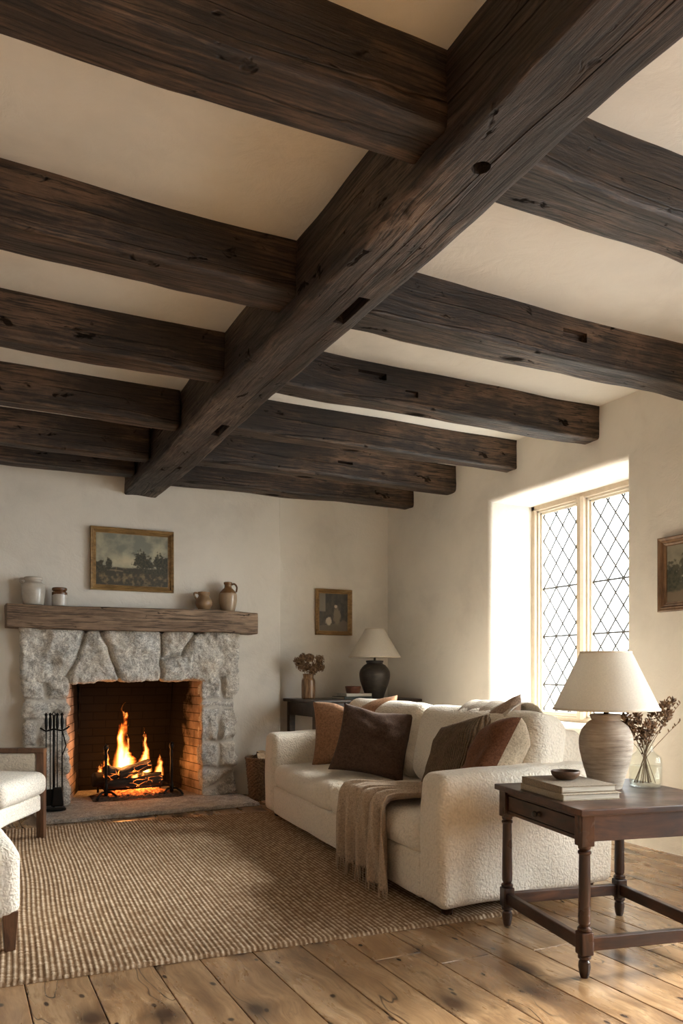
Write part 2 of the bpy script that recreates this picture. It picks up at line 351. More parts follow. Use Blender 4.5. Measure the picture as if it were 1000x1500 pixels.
# ceiling
nx, ny = 90, 110; gx = np.linspace(XL, 4.3, nx); gy = np.linspace(-2.6, 8.0, ny)
P = np.array([(a, b, ZC) for a in gx for b in gy]); P[:, 2] += n3(P, .9, .9, 1, 3)*.008 + n3(P, 3, 3, 1, 4)*.0025
Vt = np.vstack([P, P + (0, 0, .15)]); F = [f[::-1] for f in gridF(nx, ny)] + [tuple(i + nx*ny for i in f) for f in gridF(nx, ny)]
struct(mesh_obj('ceiling', Vt, F, M['plaster_ceiling']))
# window openings: (y0 near, y1 far, y0 inner, y1 inner, z0, z1)
WIN = [(3.776, 5.234, 3.62, 5.23, .72, 2.505), (-1.7, 2.1, -1.7, 2.1, .55, 2.5)]
XW = 4.40
def opening_wall(name, a0, a1, holes, z0, z1, xin, xout, tomap, mat):
    """wall with reveals; a = along axis; tomap maps (depth,a,z) to world"""
    mb = MB(); r = .035; nseg = 5
    cuts = sorted(holes); edges = [a0] + [v for i in range(len(cuts) - 1) for v in ((cuts[i][1] + cuts[i + 1][0])/2,)] + [a1]
    for h, (s0, s1) in zip(cuts, zip(edges[:-1], edges[1:])):
        ya, yb, ia, ib, za, zb = h
        def ringpts(o0, o1, p0, p1, m=12):
            pts = []
            A = [(o0, p0), (o1, p0), (o1, p1), (o0, p1)]
            for q in range(4):
                u, v = A[q], A[(q + 1) % 4]
                for t in range(m): pts.append((u[0] + (v[0] - u[0])*t/m, u[1] + (v[1] - u[1])*t/m))
            return pts
        rings = [[(xin, *p) for p in ringpts(s0, s1, z0, z1)]]
        for q in range(nseg + 1):
            t = q/nseg*pi/2; e = r*(1 - sin(t)); d = r*(1 - cos(t))
            rings.append([(xin + d, *p) for p in ringpts(ya - e, yb + e, za - e, zb + e)])
        for t in np.linspace(0, 1, 6)[1:]:
            rings.append([(xin + r + (xout - xin - r)*t, *p) for p in ringpts(ya + (ia - ya)*t, yb + (ib - yb)*t, za, zb)])
        rings.append([(xout + .1, *p) for p in ringpts(ia, ib, za, zb)])
        rings.append([(xout + .1, *p) for p in ringpts(s0, s1, z0, z1)])
        n = len(rings[0]); V = [tomap(*p) for rg in rings for p in rg]; F = []
        for i in range(len(rings) - 1):
            for j in range(n): F.append((i*n + j, (i + 1)*n + j, (i + 1)*n + (j + 1) % n, i*n + (j + 1) % n))
        V = np.array(V); V = V + np.column_stack([n3(V, 1.1, 1.1, 1.1, 9)*.004]*3)*(0, 0, 0)
        mb.add(V, F)
    o = mb.build(name, mat, sharp=20); bm = bmesh.new(); bm.from_mesh(o.data); bmesh.ops.remove_doubles(bm, verts=bm.verts, dist=1e-4); bmesh.ops.recalc_face_normals(bm, faces=bm.faces); bm.to_mesh(o.data); bm.free()
    return struct(o)
opening_wall('wall_right', -2.6, 7.2, WIN, 0, 3.0, XR, XW + .08, lambda d, a, z: (d, a, z), M['plaster'])
struct(MB().add(*box(XL - .3, 4.4, -2.9, -2.6, 0, 3.0, .001)).build('wall_rear', M['plaster'], smooth=False))
struct(MB().add(*box(XL - .3, XL, -2.6, 8, 0, 3.0, .001)).build('wall_left', M['plaster'], smooth=False))
# chimney breast with firebox opening
BX = 2.736; a_, b_, h_ = .80, 1.98, 1.42
pts = [(XL, YB, 0), (a_, YB, 0), (a_, YB, h_), (b_, YB, h_), (b_, YB, 0), (BX - .015, YB, 0), (BX - .004, YB + .004, 0), (BX, YB + .015, 0), (BX, 7.9, 0), (XL, 7.9, 0)]
T = lambda q: (q[0], q[1], 3.0)
V = pts + [T((XL, YB)), T((a_, YB)), T((b_, YB)), T((BX - .015, YB)), T((BX - .004, YB + .004)), T((BX, YB + .015)), T((BX, 7.9)), T((XL, 7.9)), (a_, 7.62, 0), (a_, 7.62, h_), (b_, 7.62, 0), (b_, 7.62, h_)]
F = [(0, 1, 2, 11, 10), (2, 3, 12, 11), (4, 5, 13, 12, 3), (5, 6, 14, 13), (6, 7, 15, 14), (7, 8, 16, 15), (8, 9, 17, 16), (9, 0, 10, 17), (10, 11, 12, 13, 14, 15, 16, 17), (1, 18, 19, 2), (2, 19, 21, 3), (3, 21, 20, 4), (18, 20, 21, 19)]
struct(mesh_obj('wall_chimney', V, F, M['plaster'], sharp=60))
struct(MB().add(*box(BX - .02, 4.0, YC, YC + .3, 0, 3.0, .001)).build('wall_back', M['plaster'], smooth=False))
# ------------------------------------------------------------------ leaded stone windows
def build_window(idx, y0, y1, z0, z1, X, muls, full=True):
    w = thing('window_%d' % idx, None, None, (X, 0, 0)); w['kind'] = 'structure'
    f = MB(); t = .055; d0, d1 = -.03, .08
    f.add(*box(d0, d1, y0, y0 + t, z0, z1, .006)); f.add(*box(d0, d1, y1 - t, y1, z0, z1, .006)); f.add(*box(d0, d1, y0, y1, z1 - t, z1, .006)); f.add(*box(d0, d1, y0, y1, z0, z0 + t, .006))
    f.build('window_frame', M['winstone'], w, sharp=20)
    for m in muls:
        V, F = prism([(-.05, 0), (.08, 0), (.08, 1), (-.05, 1)], 0, 1)
        pts = [(-.03, m - .035), (-.05, m - .018), (-.05, m + .018), (-.03, m + .035), (.08, m + .035), (.08, m - .035)]
        n = len(pts); V = [(a, b, z0 + t - .01) for a, b in pts] + [(a, b, z1 - t + .01) for a, b in pts]
        F = [tuple(range(n))[::-1], tuple(range(n, 2*n))] + [(i, (i + 1) % n, (i + 1) % n + n, i + n) for i in range(n)]
        mesh_obj('mullion', V, F, M['winstone'], w, smooth=False)
    ed = [y0 + t] + [v for m in sorted(muls) for v in (m - .035, m + .035)] + [y1 - t]
    for a, b in zip(ed[::2], ed[1::2]):
        c = MB(); za, zb = z0 + t, z1 - t
        for (q, wd, x0, x1) in ((0, .016, .0, .05), (.014, .02, .02, .05)):
            c.add(*box(x0, x1, a + q, a + q + wd, za + q, zb - q, .003)); c.add(*box(x0, x1, b - q - wd, b - q, za + q, zb - q, .003))
            c.add(*box(x0, x1, a + q, b - q, zb - q - wd, zb - q, .003)); c.add(*box(x0, x1, a + q, b - q, za + q, za + q + wd, .003))
        cs = c.build('casement', M['winpaint'], w, sharp=20)
        ga, gb, gz0, gz1 = a + .034, b - .034, za + .034, zb - .034
        mesh_obj('pane', *box(.042, .045, ga - .004, gb + .004, gz0 - .004, gz1 + .004, 0.0005), M['pane'], cs, smooth=False)
        L = MB(); dw, dh = .152, .20; xp = .040; phase_z = 1.81
        for sg in (1, -1):
            k = dh/dw*sg
            for i in range(-40, 40):
                # line z = phase + i*dh + k*(gb - y)
                pts = []
                for y in np.linspace(ga, gb, 2): pts.append((y, phase_z + i*dh + k*(gb - y)))
                (ya, z_a), (yb, z_b) = pts; tt = []
                lo, hi = 0.0, 1.0; dz = z_b - z_a
                for lim, sgn in ((gz0, 1), (gz1, -1)):
                    ca = (z_a - lim)*sgn; cb = (z_b - lim)*sgn
                    if ca < 0 and cb < 0: lo, hi = 1, 0
                    elif ca < 0: lo = max(lo, ca/(ca - cb))
                    elif cb < 0: hi = min(hi, ca/(ca - cb))
                if hi - lo > .02:
                    p = lambda t: (xp, ya + (yb - ya)*t, z_a + dz*t)
                    L.add(*tube([p(lo), p(hi)], .0064, 6))
        for z in (1.01, 1.41, 1.81, 2.21):
            if gz0 < z < gz1 and z != 2.21: L.add(*tube([(xp - .004, ga, z), (xp - .004, gb, z)], .0070, 6))
        L.build('leading', M['lead'], cs)
    return w
build_window(1, 3.60, 5.245, .70, 2.52, XW, [4.655, 4.125])
build_window(2, -1.71, 2.11, .54, 2.51, XW, [-.95, -.2, .6, 1.35])  # unseen window added out of frame, widened to light the chimney wall
# ------------------------------------------------------------------ ceiling timbers
def beam_mesh(L, w, h, seed, ax, amp=1.0, res=.045, r=.022):
    """length L along ax, centred; w horizontal, h vertical"""
    nl = int(L/res)
    if ax == 1: V, F = sbox(w, L, h, r, 2, (5, nl, 5))
    else: V, F = sbox(L, w, h, r, 2, (nl, 5, 5))
    N = vnormals(V, F); a, b = (1, 0) if ax == 1 else (0, 1)
    s = [2.5, 2.5, 2.5]; s[a] = .9; d = n3(V, *s, seed)*.022*amp
    s = [9, 9, 9]; s[a] = 2.4; d += n3(V, *s, seed + 1)*.011*amp
    s = [22, 22, 22]; s[a] = 7; d += n3(V, *s, seed + 2)*.004*amp
    V = V + N*d[:, None]; V[:, b] += np.interp(V[:, a], np.linspace(-L/2, L/2, 7), rng.uniform(-.012, .012, 7))
    V[:, 2] += np.interp(V[:, a], np.linspace(-L/2, L/2, 7), rng.uniform(-.006, .006, 7))
    return V, F
def cut(o, cutters):
    for V, F in cutters:
        c = mesh_obj('tmp', V, F, None, smooth=False); c.location = o.location; m = o.modifiers.new('b', 'BOOLEAN'); m.object = c; m.operation = 'DIFFERENCE'; m.solver = 'EXACT'
        dg = bpy.context.evaluated_depsgraph_get(); me = bpy.data.meshes.new_from_object(o.evaluated_get(dg)); o.modifiers.clear()
        mats = list(o.data.materials); o.data = me; me.name = o.name
        if not me.materials:
            for q in mats: me.materials.append(q)
        bpy.data.objects.remove(c)
    o.data.set_sharp_from_angle(angle=R(50)); return o
yA, yE = -2.55, 6.86; Lm = yE - yA; zb, wm = 2.625, .285
V, F = beam_mesh(Lm, wm, ZC + .03 - zb, 3, 1, .85)
def crack(axis, a0, a1, path, wid, dp, face, cen, seed):
    # long split in the timber: a thin wandering wedge; path(a) -> offset across the face
    r = np.random.default_rng(seed); n = max(6, int((a1 - a0)/.09)); A = np.linspace(a0, a1, n); off = np.array([path(a) for a in A]) + np.cumsum(r.uniform(-1, 1, n))*.0022
    W_ = wid*np.sin(np.linspace(.08, pi - .08, n))**.5*r.uniform(.6, 1.1, n); V = []
    for a, o_, w_ in zip(A, off, W_):
        for (t, q) in ((-1, -1), (1, -1), (.25, 1), (-.25, 1)):
            V.append((o_ + t*w_, a, face + q*dp) if axis == 'under' else (a, face + q*dp, o_ + t*w_))
    V = np.array(V) - np.array(cen); F = []
    for i in range(n - 1):
        for k in range(4): F.append((i*4 + k, i*4 + (k + 1) % 4, (i + 1)*4 + (k + 1) % 4, (i + 1)*4 + k))
    F += [(3, 2, 1, 0), tuple((n - 1)*4 + k for k in range(4))]
    if axis == 'under': pass
    bm = bmesh.new(); vs = [bm.verts.new(v) for v in V]; [bm.faces.new([vs[k] for k in f]) for f in F]; bmesh.ops.recalc_face_normals(bm, faces=bm.faces)
    V = [tuple(v.co) for v in bm.verts]; bm.verts.index_update(); F = [tuple(v.index for v in f.verts) for f in bm.faces]; bm.free(); return V, F
mo = mesh_obj('main_ceiling_beam', V, F, M['beam_y'], loc=(1.444, (yA + yE)/2, (ZC + .03 + zb)/2))
ym, zm = (yA + yE)/2, (ZC + .03 + zb)/2
def mloc(x0, x1, y0, y1, dp=.07): return box(x0 - 1.444, x1 - 1.444, y0 - ym, y1 - ym, zb - .1 - zm, zb + dp - zm, .004)
hl = lathe([(.028, -.1), (.03, 0), (.026, .09)], 14, (1.425 - 1.444, 1.935 - ym, zb - zm))
CM = (1.444, ym, zm)
cut(mo, [mloc(1.462, 1.515, 2.80, 3.05), mloc(1.47, 1.525, 4.63, 4.86), mloc(1.485, 1.51, 5.70, 5.77, .04), hl, crack('under', .4, 2.75, lambda a: 1.455 + .02*sin(a*2), .0045, .03, zb, CM, 1), crack('under', 3.1, 4.6, lambda a: 1.50 - .01*a/4, .004, .03, zb, CM, 2), crack('under', 4.9, 6.6, lambda a: 1.50 - .02*(a - 4.9), .004, .03, zb, CM, 3), crack('under', 2.1, 3.3, lambda a: 1.385 + .01*sin(a*3), .003, .02, zb, CM, 4), crack('under', 3.6, 4.4, lambda a: 1.39, .003, .02, zb, CM, 5)])
tag(mo, 'massive dark hewn oak beam running down the middle of the ceiling', 'beam')
JY = [(1.95, 2.165), (3.05, 3.25), (4.02, 4.17), (4.89, 5.04), (5.71, 5.87), (6.42, 6.60)]
JLY = [(1.93, 2.13), (3.03, 3.235), (4.03, 4.165), (4.97, 5.10), (5.84, 5.97), (6.36, 6.52)]
rows = ['topmost in the picture', 'second from the camera', 'third from the camera', 'third from the fireplace wall', 'second from the fireplace wall', 'closest to the fireplace wall']
for i in range(6):
    for side in (0, 1):
        (y0, y1) = (JLY if side == 0 else JY)[i]; x0, x1 = (XL, 1.31) if side == 0 else (1.58, XR + .02)
        ztop = ZC + .03; zbt = 2.695 if side else 2.69
        V, F = beam_mesh(x1 - x0, y1 - y0, ztop - zbt, 20 + i*7 + side*3, 0, .62 if y1 - y0 < .18 else .8)
        o = mesh_obj('ceiling_joist', V, F, M['beam_x'], loc=((x0 + x1)/2, (y0 + y1)/2, (ztop + zbt)/2))
        cx, cy, cz = o.location
        def pk(xa, xb, za, zb_, dp=.05): return box(xa - cx, xb - cx, y0 - .06 - cy, y0 + dp - cy, za - cz, zb_ - cz, .003)
        if side and i == 1: cut(o, [pk(2.76, 2.92, 2.80, 2.85), ])
        if side and i == 2: cut(o, [pk(2.10, 2.285, 2.825, 2.865), pk(2.41, 2.50, 2.755, 2.79, .03)])
        if side and i == 4: cut(o, [pk(2.78, 2.92, 2.80, 2.825), ])
        rr_ = np.random.default_rng(90 + i*2 + side)
        if i < 5:
            z0_ = rr_.uniform(2.79, 2.83); a0_ = rr_.uniform(.1, .5) if side == 0 else rr_.uniform(1.65, 1.9); a1_ = rr_.uniform(1.0, 1.2) if side == 0 else rr_.uniform(2.9, 3.7)
            cut(o, [crack('near', a0_, a1_, lambda a: z0_ + (a - a0_)*-.022, .0032, .03, y0, (cx, cy, cz), 40 + i*2 + side)])
        where = 'left of the main beam' if side == 0 else 'right of the main beam'
        tag(o, 'dark oak joist %s, %s' % (where, rows[i]), 'beam', 'dark ceiling joists')
# ------------------------------------------------------------------ fireplace
FT = thing('stone_fireplace_surround', 'rough grey granite fireplace surround beneath the wooden mantel', 'fireplace', (0, 0, 0))
def rock(name, x0, x1, y0, y1, z0, z1, joints, seed, parent, mat, depth=.035, jw=.012, mortar=None, res=.008, r=.012):
    V, F = sbox(x1 - x0, y1 - y0, z1 - z0, r, 2, (int((x1 - x0)/res), max(2, int((y1 - y0)/.02)), int((z1 - z0)/res)), ((x0 + x1)/2, (y0 + y1)/2, (z0 + z1)/2))
    N = vnormals(V, F); wob = np.column_stack([n3(V, 7, 7, 7, seed + 5), n3(V, 7, 7, 7, seed + 6)])*.022
    q = V[:, [0, 2]] + wob; D = np.full(len(V), 9.)
    for (a, b, c, d) in joints:
        p0 = np.array((a, b)); e = np.array((c, d)) - p0; t = np.clip(((q - p0) @ e)/(e @ e), 0, 1); D = np.minimum(D, np.linalg.norm(q - p0 - t[:, None]*e, axis=1))
    g = np.exp(-(D/jw)**2); body = np.clip(D/.07, 0, 1)
    vor = np.array([noise.voronoi(Vector(p)*4.5 + Vector((seed, 0, 0)))[0] for p in V]); fac = np.array([v[1] - v[0] for v in vor])
    rid = np.array([noise.ridged_multi_fractal(Vector(p)*5 + Vector((seed, 2, 1)), .8, 2.1, 5, .9, 2.0) for p in V])
    d = body**.5*depth*.6 + n3(V, 5, 5, 5, seed)*depth*.8 + (rid - 1.2)*depth*.32 + fac*depth*.5 + fbm(V, 22, 4, seed)*.010 - g*depth*.7
    if mortar: d = d*(1 - np.clip(g*1.3, 0, 1)*.8)
    back = (N[:, 1] > .5); d[back] = 0
    side = np.abs(N[:, 1]) < .5; d[side] *= .45
    V = V + N*d[:, None]
    o = mesh_obj(name, V, F, mat, parent); attr_f(o, 'mortar', np.clip(g*1.2 - .1, 0, 1)*(mortar or .0)); return o
yf = 6.715
rock('lintel', .50, 2.26, yf, YB, 1.05, 1.455, [(1.10, 1.46, 1.24, 1.05), (1.60, 1.46, 1.585, 1.05), (1.60, 1.22, 1.78, 1.26), (1.78, 1.26, 1.90, 1.46), (.80, 1.05, .90, 1.20), (.90, 1.20, .97, 1.46)], 11, FT, M['stone'], .058, .013)
J1 = []; zz = [.035, .26, .51, .72, .88, 1.05]
for i, z in enumerate(zz[1:-1]): J1.append((.40, z, .90, z))
J1 += [(.66, .88, .66, 1.05), (.60, .51, .62, .72), (.70, .26, .74, .51)]
rock('pillar', .51, .822, yf, YB, .03, 1.052, J1, 23, FT, M['stone'], .06, .016, .95)
J2 = [(1.9, .27, 2.3, .27), (1.9, .50, 2.3, .50), (1.9, .79, 2.3, .80), (1.9, .86, 2.3, .87), (2.12, .87, 2.12, 1.05), (2.10, .50, 2.12, .79), (2.09, .27, 2.11, .50), (1.95, .04, 2.26, .24)]
rock('pillar', 1.955, 2.25, yf, YB, .03, 1.052, J2, 37, FT, M['stone'], .06, .016, .95)
# hearth slab
V, F = sbox(1.72, .66, .034, .008, 2, (130, 46, 1), (1.42, 6.40, .017))
u = (V[:, 0] - .56)/1.72; edge = 6.07 + .10*np.clip(u, 0, 1)**1.0 + n3(V, 6, 0, 0, 2)*.035
V[:, 1] = edge + (V[:, 1] - 6.07)/.66*(6.73 - edge); V[:, 0] += n3(V, 0, 7, 0, 5)*.02*(np.abs(u - .5) > .49); V[:, 2] += (V[:, 2] > .02)*(fbm(V, 6, 5, 3)*.006)
o = mesh_obj('hearth_slab', V, F, M['hearth']); attr_f(o, 'mortar', np.zeros(len(V))); tag(o, 'rough grey stone hearth slab on the floor before the fire', 'hearth')
# firebox
FB = thing('firebox', 'brick lined firebox opening with sooty back wall', 'firebox', (0, 0, 0))
def wall_uv(name, A, B, z0, z1, u0=0, lean=0, soots=(0, 1, 0, 1)):
    nu, nv = 24, 30; V = []; uv = []; st = []
    Ln = math.dist(A, B)
    for i in range(nu):
        for j in range(nv):
            t = i/(nu - 1); z = z0 + (z1 - z0)*j/(nv - 1)
            V.append((A[0] + (B[0] - A[0])*t, A[1] + (B[1] - A[1])*t - lean*max(0, j/(nv - 1) - .35), z)); uv.append((u0 + Ln*t, z)); h = j/(nv - 1)
            st.append(soots[0] + (soots[1] - soots[0])*t + (soots[2] + (soots[3] - soots[2])*h))
    o = mesh_obj(name, V, gridF(nu, nv), M['brick'], FB, smooth=False)
    l = o.data.uv_layers.new(name='UVMap'); vi = np.zeros(len(o.data.loops), int); o.data.loops.foreach_get('vertex_index', vi); l.data.foreach_set('uv', np.array(uv, 'f')[vi].ravel())
    attr_f(o, 'soot', st); return o
a, b, c, d = (.825, 6.74), (1.02, 7.5), (1.86, 7.5), (1.955, 6.74)
wall_uv('side_wall', a, b, .03, 1.5, 0, 0, (.0, .95, .0, .3)); wall_uv('back_wall', b, c, .03, 1.5, .1, .35, (1.0, 1.0, .0, .3)); wall_uv('side_wall', c, d, .03, 1.5, .3, 0, (.95, .1, .0, .35))
V, F = box(.80, 1.98, 6.70, 7.6, 0.0, .03, .001); o = mesh_obj('firebox_floor', V, F, M['hearth'], FB, smooth=False)
V, F = box(.80, 1.98, 6.84, 7.6, 1.44, 1.50, .001); o = mesh_obj('smoke_shelf', V, F, m_plain('soot', (.012, .010, .009), .95), FB, smooth=False)
# mantel
V, F = beam_mesh(2.06, .25, .185, 77, 0, .35, .03, .008)
o = mesh_obj('mantel_shelf', V, F, M['mantel'], loc=(1.395, 6.70, 1.552)); cut(o, [crack('near', .42, 1.25, lambda a: 1.578 - .01*a, .003, .025, 6.578, (1.395, 6.70, 1.552), 61), crack('near', 1.2, 2.38, lambda a: 1.565 - .016*(a - 1.2), .003, .025, 6.578, (1.395, 6.70, 1.552), 62)]); tag(o, 'thick weathered oak mantel beam on the stone surround', 'mantel')
ZM = 1.648
# ------------------------------------------------------------------ fire
def log_mesh(L, r, seed):
    n, m = 22, 16; V = []
    for i in range(n + 1):
        for k in range(m):
            a = 2*pi*k/m; V.append(((i/n - .5)*L, r*cos(a), r*sin(a)))
    V = np.array(V); d = n3(V, 6, 18, 18, seed)*.35 + n3(V, 14, 45, 45, seed + 1)*.2
    V[:, 1:] *= (1 + d)[:, None]; V[:, 2] += .012*np.sin(V[:, 0]*9 + seed)
    F = [(i*m + k, i*m + (k + 1) % m, (i + 1)*m + (k + 1) % m, (i + 1)*m + k) for i in range(n) for k in range(m)] + [tuple(range(m))[::-1], tuple(n*m + k for k in range(m))]
    return V, F
s = NT('charred_wood'); v = s.co((.4, 1, 1)); ck = s.voro(v, 26, 'DISTANCE_TO_EDGE'); nz = s.noise(s.co(), 5, 4)
gl = s.math('MULTIPLY', s.ramp(ck, [(.0, 1.0), (.03, .0)]), s.ramp(nz, [(.54, 0.0), (.68, 1.0)]))
M['char'] = s.fin(s.ramp(s.noise(v, 20, 5), [(.3, (.006, .005, .004)), (.75, (.05, .035, .025))]), .85, s.bump(ck, .8, .01), Emission_Color=(1, .22, .03), Emission_Strength=s.math('MULTIPLY', gl, 4))
s = NT('embers'); v = s.co(); e = s.noise(v, 38, 5, .7); cc = s.attr('ember_heat')
gl = s.math('MULTIPLY', s.ramp(s.math('ADD', e, s.math('MULTIPLY', s.math('SUBTRACT', cc, .5), .8)), [(.42, 0.0), (.62, .15), (.95, 1.0)]), 5)
M['ember'] = s.fin(s.ramp(e, [(.35, (.012, .01, .009)), (.7, (.12, .09, .075))]), .95, s.bump(e, 1, .02), Emission_Color=(1, .16, .02), Emission_Strength=gl)
nx, ny = 80, 46; P = np.array([(x, y, 0) for x in np.linspace(-.36, .38, nx) for y in np.linspace(-.25, .26, ny)])
rr = np.sqrt((P[:, 0]/.37)**2 + (P[:, 1]/.25)**2); P[:, 2] = .055*np.exp(-(rr*1.35)**2) + (fbm(P, 22, 4, 3)*.016 + np.abs(n3(P, 60, 60, 1, 5))*.012)*np.clip(1.15 - rr, 0, 1) - .03*np.clip(rr - .95, 0, 1)
o = mesh_obj('ember_bed', P*(1.05, 1.0, 1.4) + (1.42, 6.96, .034), gridF(nx, ny), M['ember']); attr_f(o, 'ember_heat', np.clip(1.15 - rr, 0, 1)); tag(o, 'glowing orange ember and ash bed under the grate', 'embers', kind='stuff')
LG = [(1.38, 7.08, .165, .60, .060, 4, 3, 'thick charred log lying across the back of the fire grate'),
      (1.42, 6.95, .150, .46, .060, -7, 5, 'charred log at the front of the fire, cracked and leaning right'),
      (1.24, 6.96, .250, .17, .052, 12, 4, 'short black stub of charred log, left end of the fire pile'),
      (1.42, 7.00, .262, .30, .050, -14, 6, 'charred log slanting on top of the fire pile')]
for i, (x, y, z, L, r, tilt, sd, lb) in enumerate(LG):
    V, F = log_mesh(L, r, sd); o = mesh_obj('fire_log', V, F, M['char'], loc=(x, y, z), rot=(0, R(tilt*.6), R([5, -8, 30, 14][i]))); tag(o, lb, 'log', 'burning logs')
s = NT('flame'); s.t.nodes.remove(s.p); tc = s.n('ShaderNodeTexCoord').outputs['Object']
oi = s.n('ShaderNodeObjectInfo').outputs['Random']; cb_ = s.n('ShaderNodeCombineXYZ'); s.link(s.math('MULTIPLY', oi, 20.0), cb_.inputs[0]); s.link(s.math('MULTIPLY', oi, 33.0), cb_.inputs[2])
ad = s.n('ShaderNodeVectorMath', operation='ADD'); s.link(tc, ad.inputs[0]); s.link(cb_.outputs[0], ad.inputs[1])
def nzz(sc, det=3):
    mp = s.n('ShaderNodeMapping'); s.link(ad.outputs[0], mp.inputs[0]); mp.inputs['Scale'].default_value = sc
    x = s.n('ShaderNodeTexNoise'); s.link(mp.outputs[0], x.inputs['Vector']); x.inputs['Scale'].default_value = 1; x.inputs['Detail'].default_value = det; return x
sx = s.n('ShaderNodeSeparateXYZ'); s.link(tc, sx.inputs[0]); z = sx.outputs[2]
w1 = nzz((2.5, 2.5, 3.5)); wc = s.n('ShaderNodeSeparateXYZ'); s.link(w1.outputs['Color'], wc.inputs[0]); zz1 = s.math('ADD', s.math('MULTIPLY', z, .42), .04)
xx = s.math('ADD', sx.outputs[0], s.math('MULTIPLY', s.math('SUBTRACT', wc.outputs[0], .5), zz1)); yy = s.math('ADD', sx.outputs[1], s.math('MULTIPLY', s.math('SUBTRACT', wc.outputs[1], .5), zz1))
r2 = s.math('SQRT', s.math('ADD', s.math('POWER', xx, 2), s.math('POWER', yy, 2)))
stk = nzz((9, 9, 1.1), 3).outputs['Fac']                                                      # vertical tongues
top = s.math('SUBTRACT', 1.0, s.math('DIVIDE', z, s.math('ADD', .45, s.math('MULTIPLY', stk, 1.0))))
wid = s.math('MULTIPLY', s.math('POWER', s.math('MAXIMUM', top, 0.001), .75), .25)
core = s.math('MAXIMUM', s.math('SUBTRACT', 1.0, s.math('DIVIDE', r2, s.math('ADD', wid, .008))), 0.0)
dens = s.math('MULTIPLY', s.math('POWER', core, 1.4), s.ramp(stk, [(.36, .12), (.6, 1.0)]))
em = s.n('ShaderNodeEmission'); s.link(s.ramp(s.math('SUBTRACT', s.math('ADD', core, .25), s.math('MULTIPLY', z, .35)), [(.05, (1, .09, .008)), (.4, (1, .24, .025)), (.95, (1, .55, .15))]), em.inputs[0]); s.link(s.math('MULTIPLY', dens, 150.0), em.inputs[1])
s.link(em.outputs[0], s.out.inputs['Volume']); M['flame'] = s.m
FI = thing('fire', 'bright orange flames rising from the burning logs', 'fire', (1.40, 7.04, .12))
def flame(x, y, z, w, h, lean):
    V, F = lathe([(.0, -.02), (.26, .0), (.34, .15), (.36, .4), (.36, .7), (.28, .95), (.1, 1.15), (0, 1.2)], 16)
    o = mesh_obj('flame', V, F, M['flame'], FI, loc=(x, y, z)); o.scale = (w, w*.8, h); o.rotation_euler = (0, lean, 0)
FI.location.y += .07
for a in [(-.07, .0, .05, .38, .58, .03), (-.035, .02, .05, .26, .40, .06), (.155, -.02, .10, .20, .34, -.06), (-.17, .03, .05, .26, .24, -.12), (.03, -.10, .0, .24, .17, .05), (.27, .02, .06, .2, .20, .1), (.0, .05, .06, .5, .26, -.05), (.10, -.12, -.01, .16, .15, -.05), (-.26, -.02, .03, .2, .15, .1), (.13, .03, .1, .3, .22, .12), (-.10, -.10, .0, .2, .15, .0)]: flame(*a)
# andirons
def andiron(x, label):
    t = thing('andiron', label, 'andiron', (x, 6.86, .034), 0, 'andirons')
    mesh_obj('post', *lathe(smooth_profile([(.016, .03), (.02, .08), (.012, .13), (.014, .22), (.011, .32), (.016, .36), (.012, .40), (.022, .43), (.016, .455), (0, .46)], 3), 14), M['iron'], t)
    mb = MB(); mb.add(*tube([(0, 0, .06), (-.04, -.02, .06), (-.07, -.05, .035), (-.085, -.065, .008)], .010, 8)); mb.add(*tube([(0, 0, .06), (.04, -.02, .06), (.07, -.05, .035), (.085, -.065, .008)], .010, 8))
    mb.build('foot', M['iron'], t); mesh_obj('log_rest', *tube([(0, 0, .075), (0, .42, .075), (0, .42, .0)], .011, 8), M['iron'], t)
    mesh_obj('hook', *tube([(0, -.01, .42), (-.02, -.03, .45), (-.01, -.04, .47), (.012, -.03, .455)], .006, 8), M['iron'], t)
andiron(1.16, 'left wrought iron andiron with curled top in the fireplace'); andiron(1.72, 'right wrought iron andiron with curled top, nearest the lit brick side')
mesh_obj('grate_bar', *tube([(1.17, 6.84, .115), (1.71, 6.84, .125)], .008, 8), M['iron']); tag(bpy.data.objects['grate_bar'], 'thin iron bar joining the two andirons before the embers', 'fire bar')
# fire tools
tx, ty = .70, 6.47
t = thing('fire_tool_stand', 'black iron stand for fire tools on the left of the hearth', 'tool stand', (tx, ty, .04))
mesh_obj('base', *sbox(.17, .13, .022, .01, 2, c=(.0, 0, .011)), M['iron'], t); mesh_obj('pole', *tube([(0, 0, .02), (0, 0, .74)], .009), M['iron'], t)
mesh_obj('crossbar', *tube([(-.10, 0, .64), (-.06, 0, .615), (0, 0, .63), (.06, 0, .615), (.10, 0, .635), (.115, 0, .65)], .007), M['iron'], t)
mesh_obj('finial', *tube([(0, 0, .72), (.014, 0, .745), (0, 0, .765), (-.014, 0, .745), (0, 0, .73)], .005), M['iron'], t)
def tool(x, y, name, label, head):
    q = thing(name, label, 'fire tool', (tx + x, ty + y, .04), 0, 'hearth tools'); mesh_obj('shaft', *tube([(0, 0, .14), (0, 0, .70)], .0042), M['iron'], q)
    mesh_obj('handle', *lathe(smooth_profile([(.005, .62), (.011, .65), (.012, .70), (.008, .73), (.013, .745), (0, .76)], 3), 12), M['iron'], q); mesh_obj('head', *head, M['iron'], q)
V, F = sbox(.085, .03, .15, .014, 3, (4, 1, 4), (0, 0, .105)); V[:, 0] *= 1.15 - (V[:, 2] - .03)*2.2
tool(.022, -.03, 'hearth_brush', 'black hearth brush with wide head hanging on the tool stand', (V, F))
V, F = sbox(.09, .006, .13, .003, 1, (4, 1, 4), (0, 0, .10)); tool(-.058, -.015, 'fire_shovel', 'black fire shovel hanging at the left of the tool stand', (V, F))
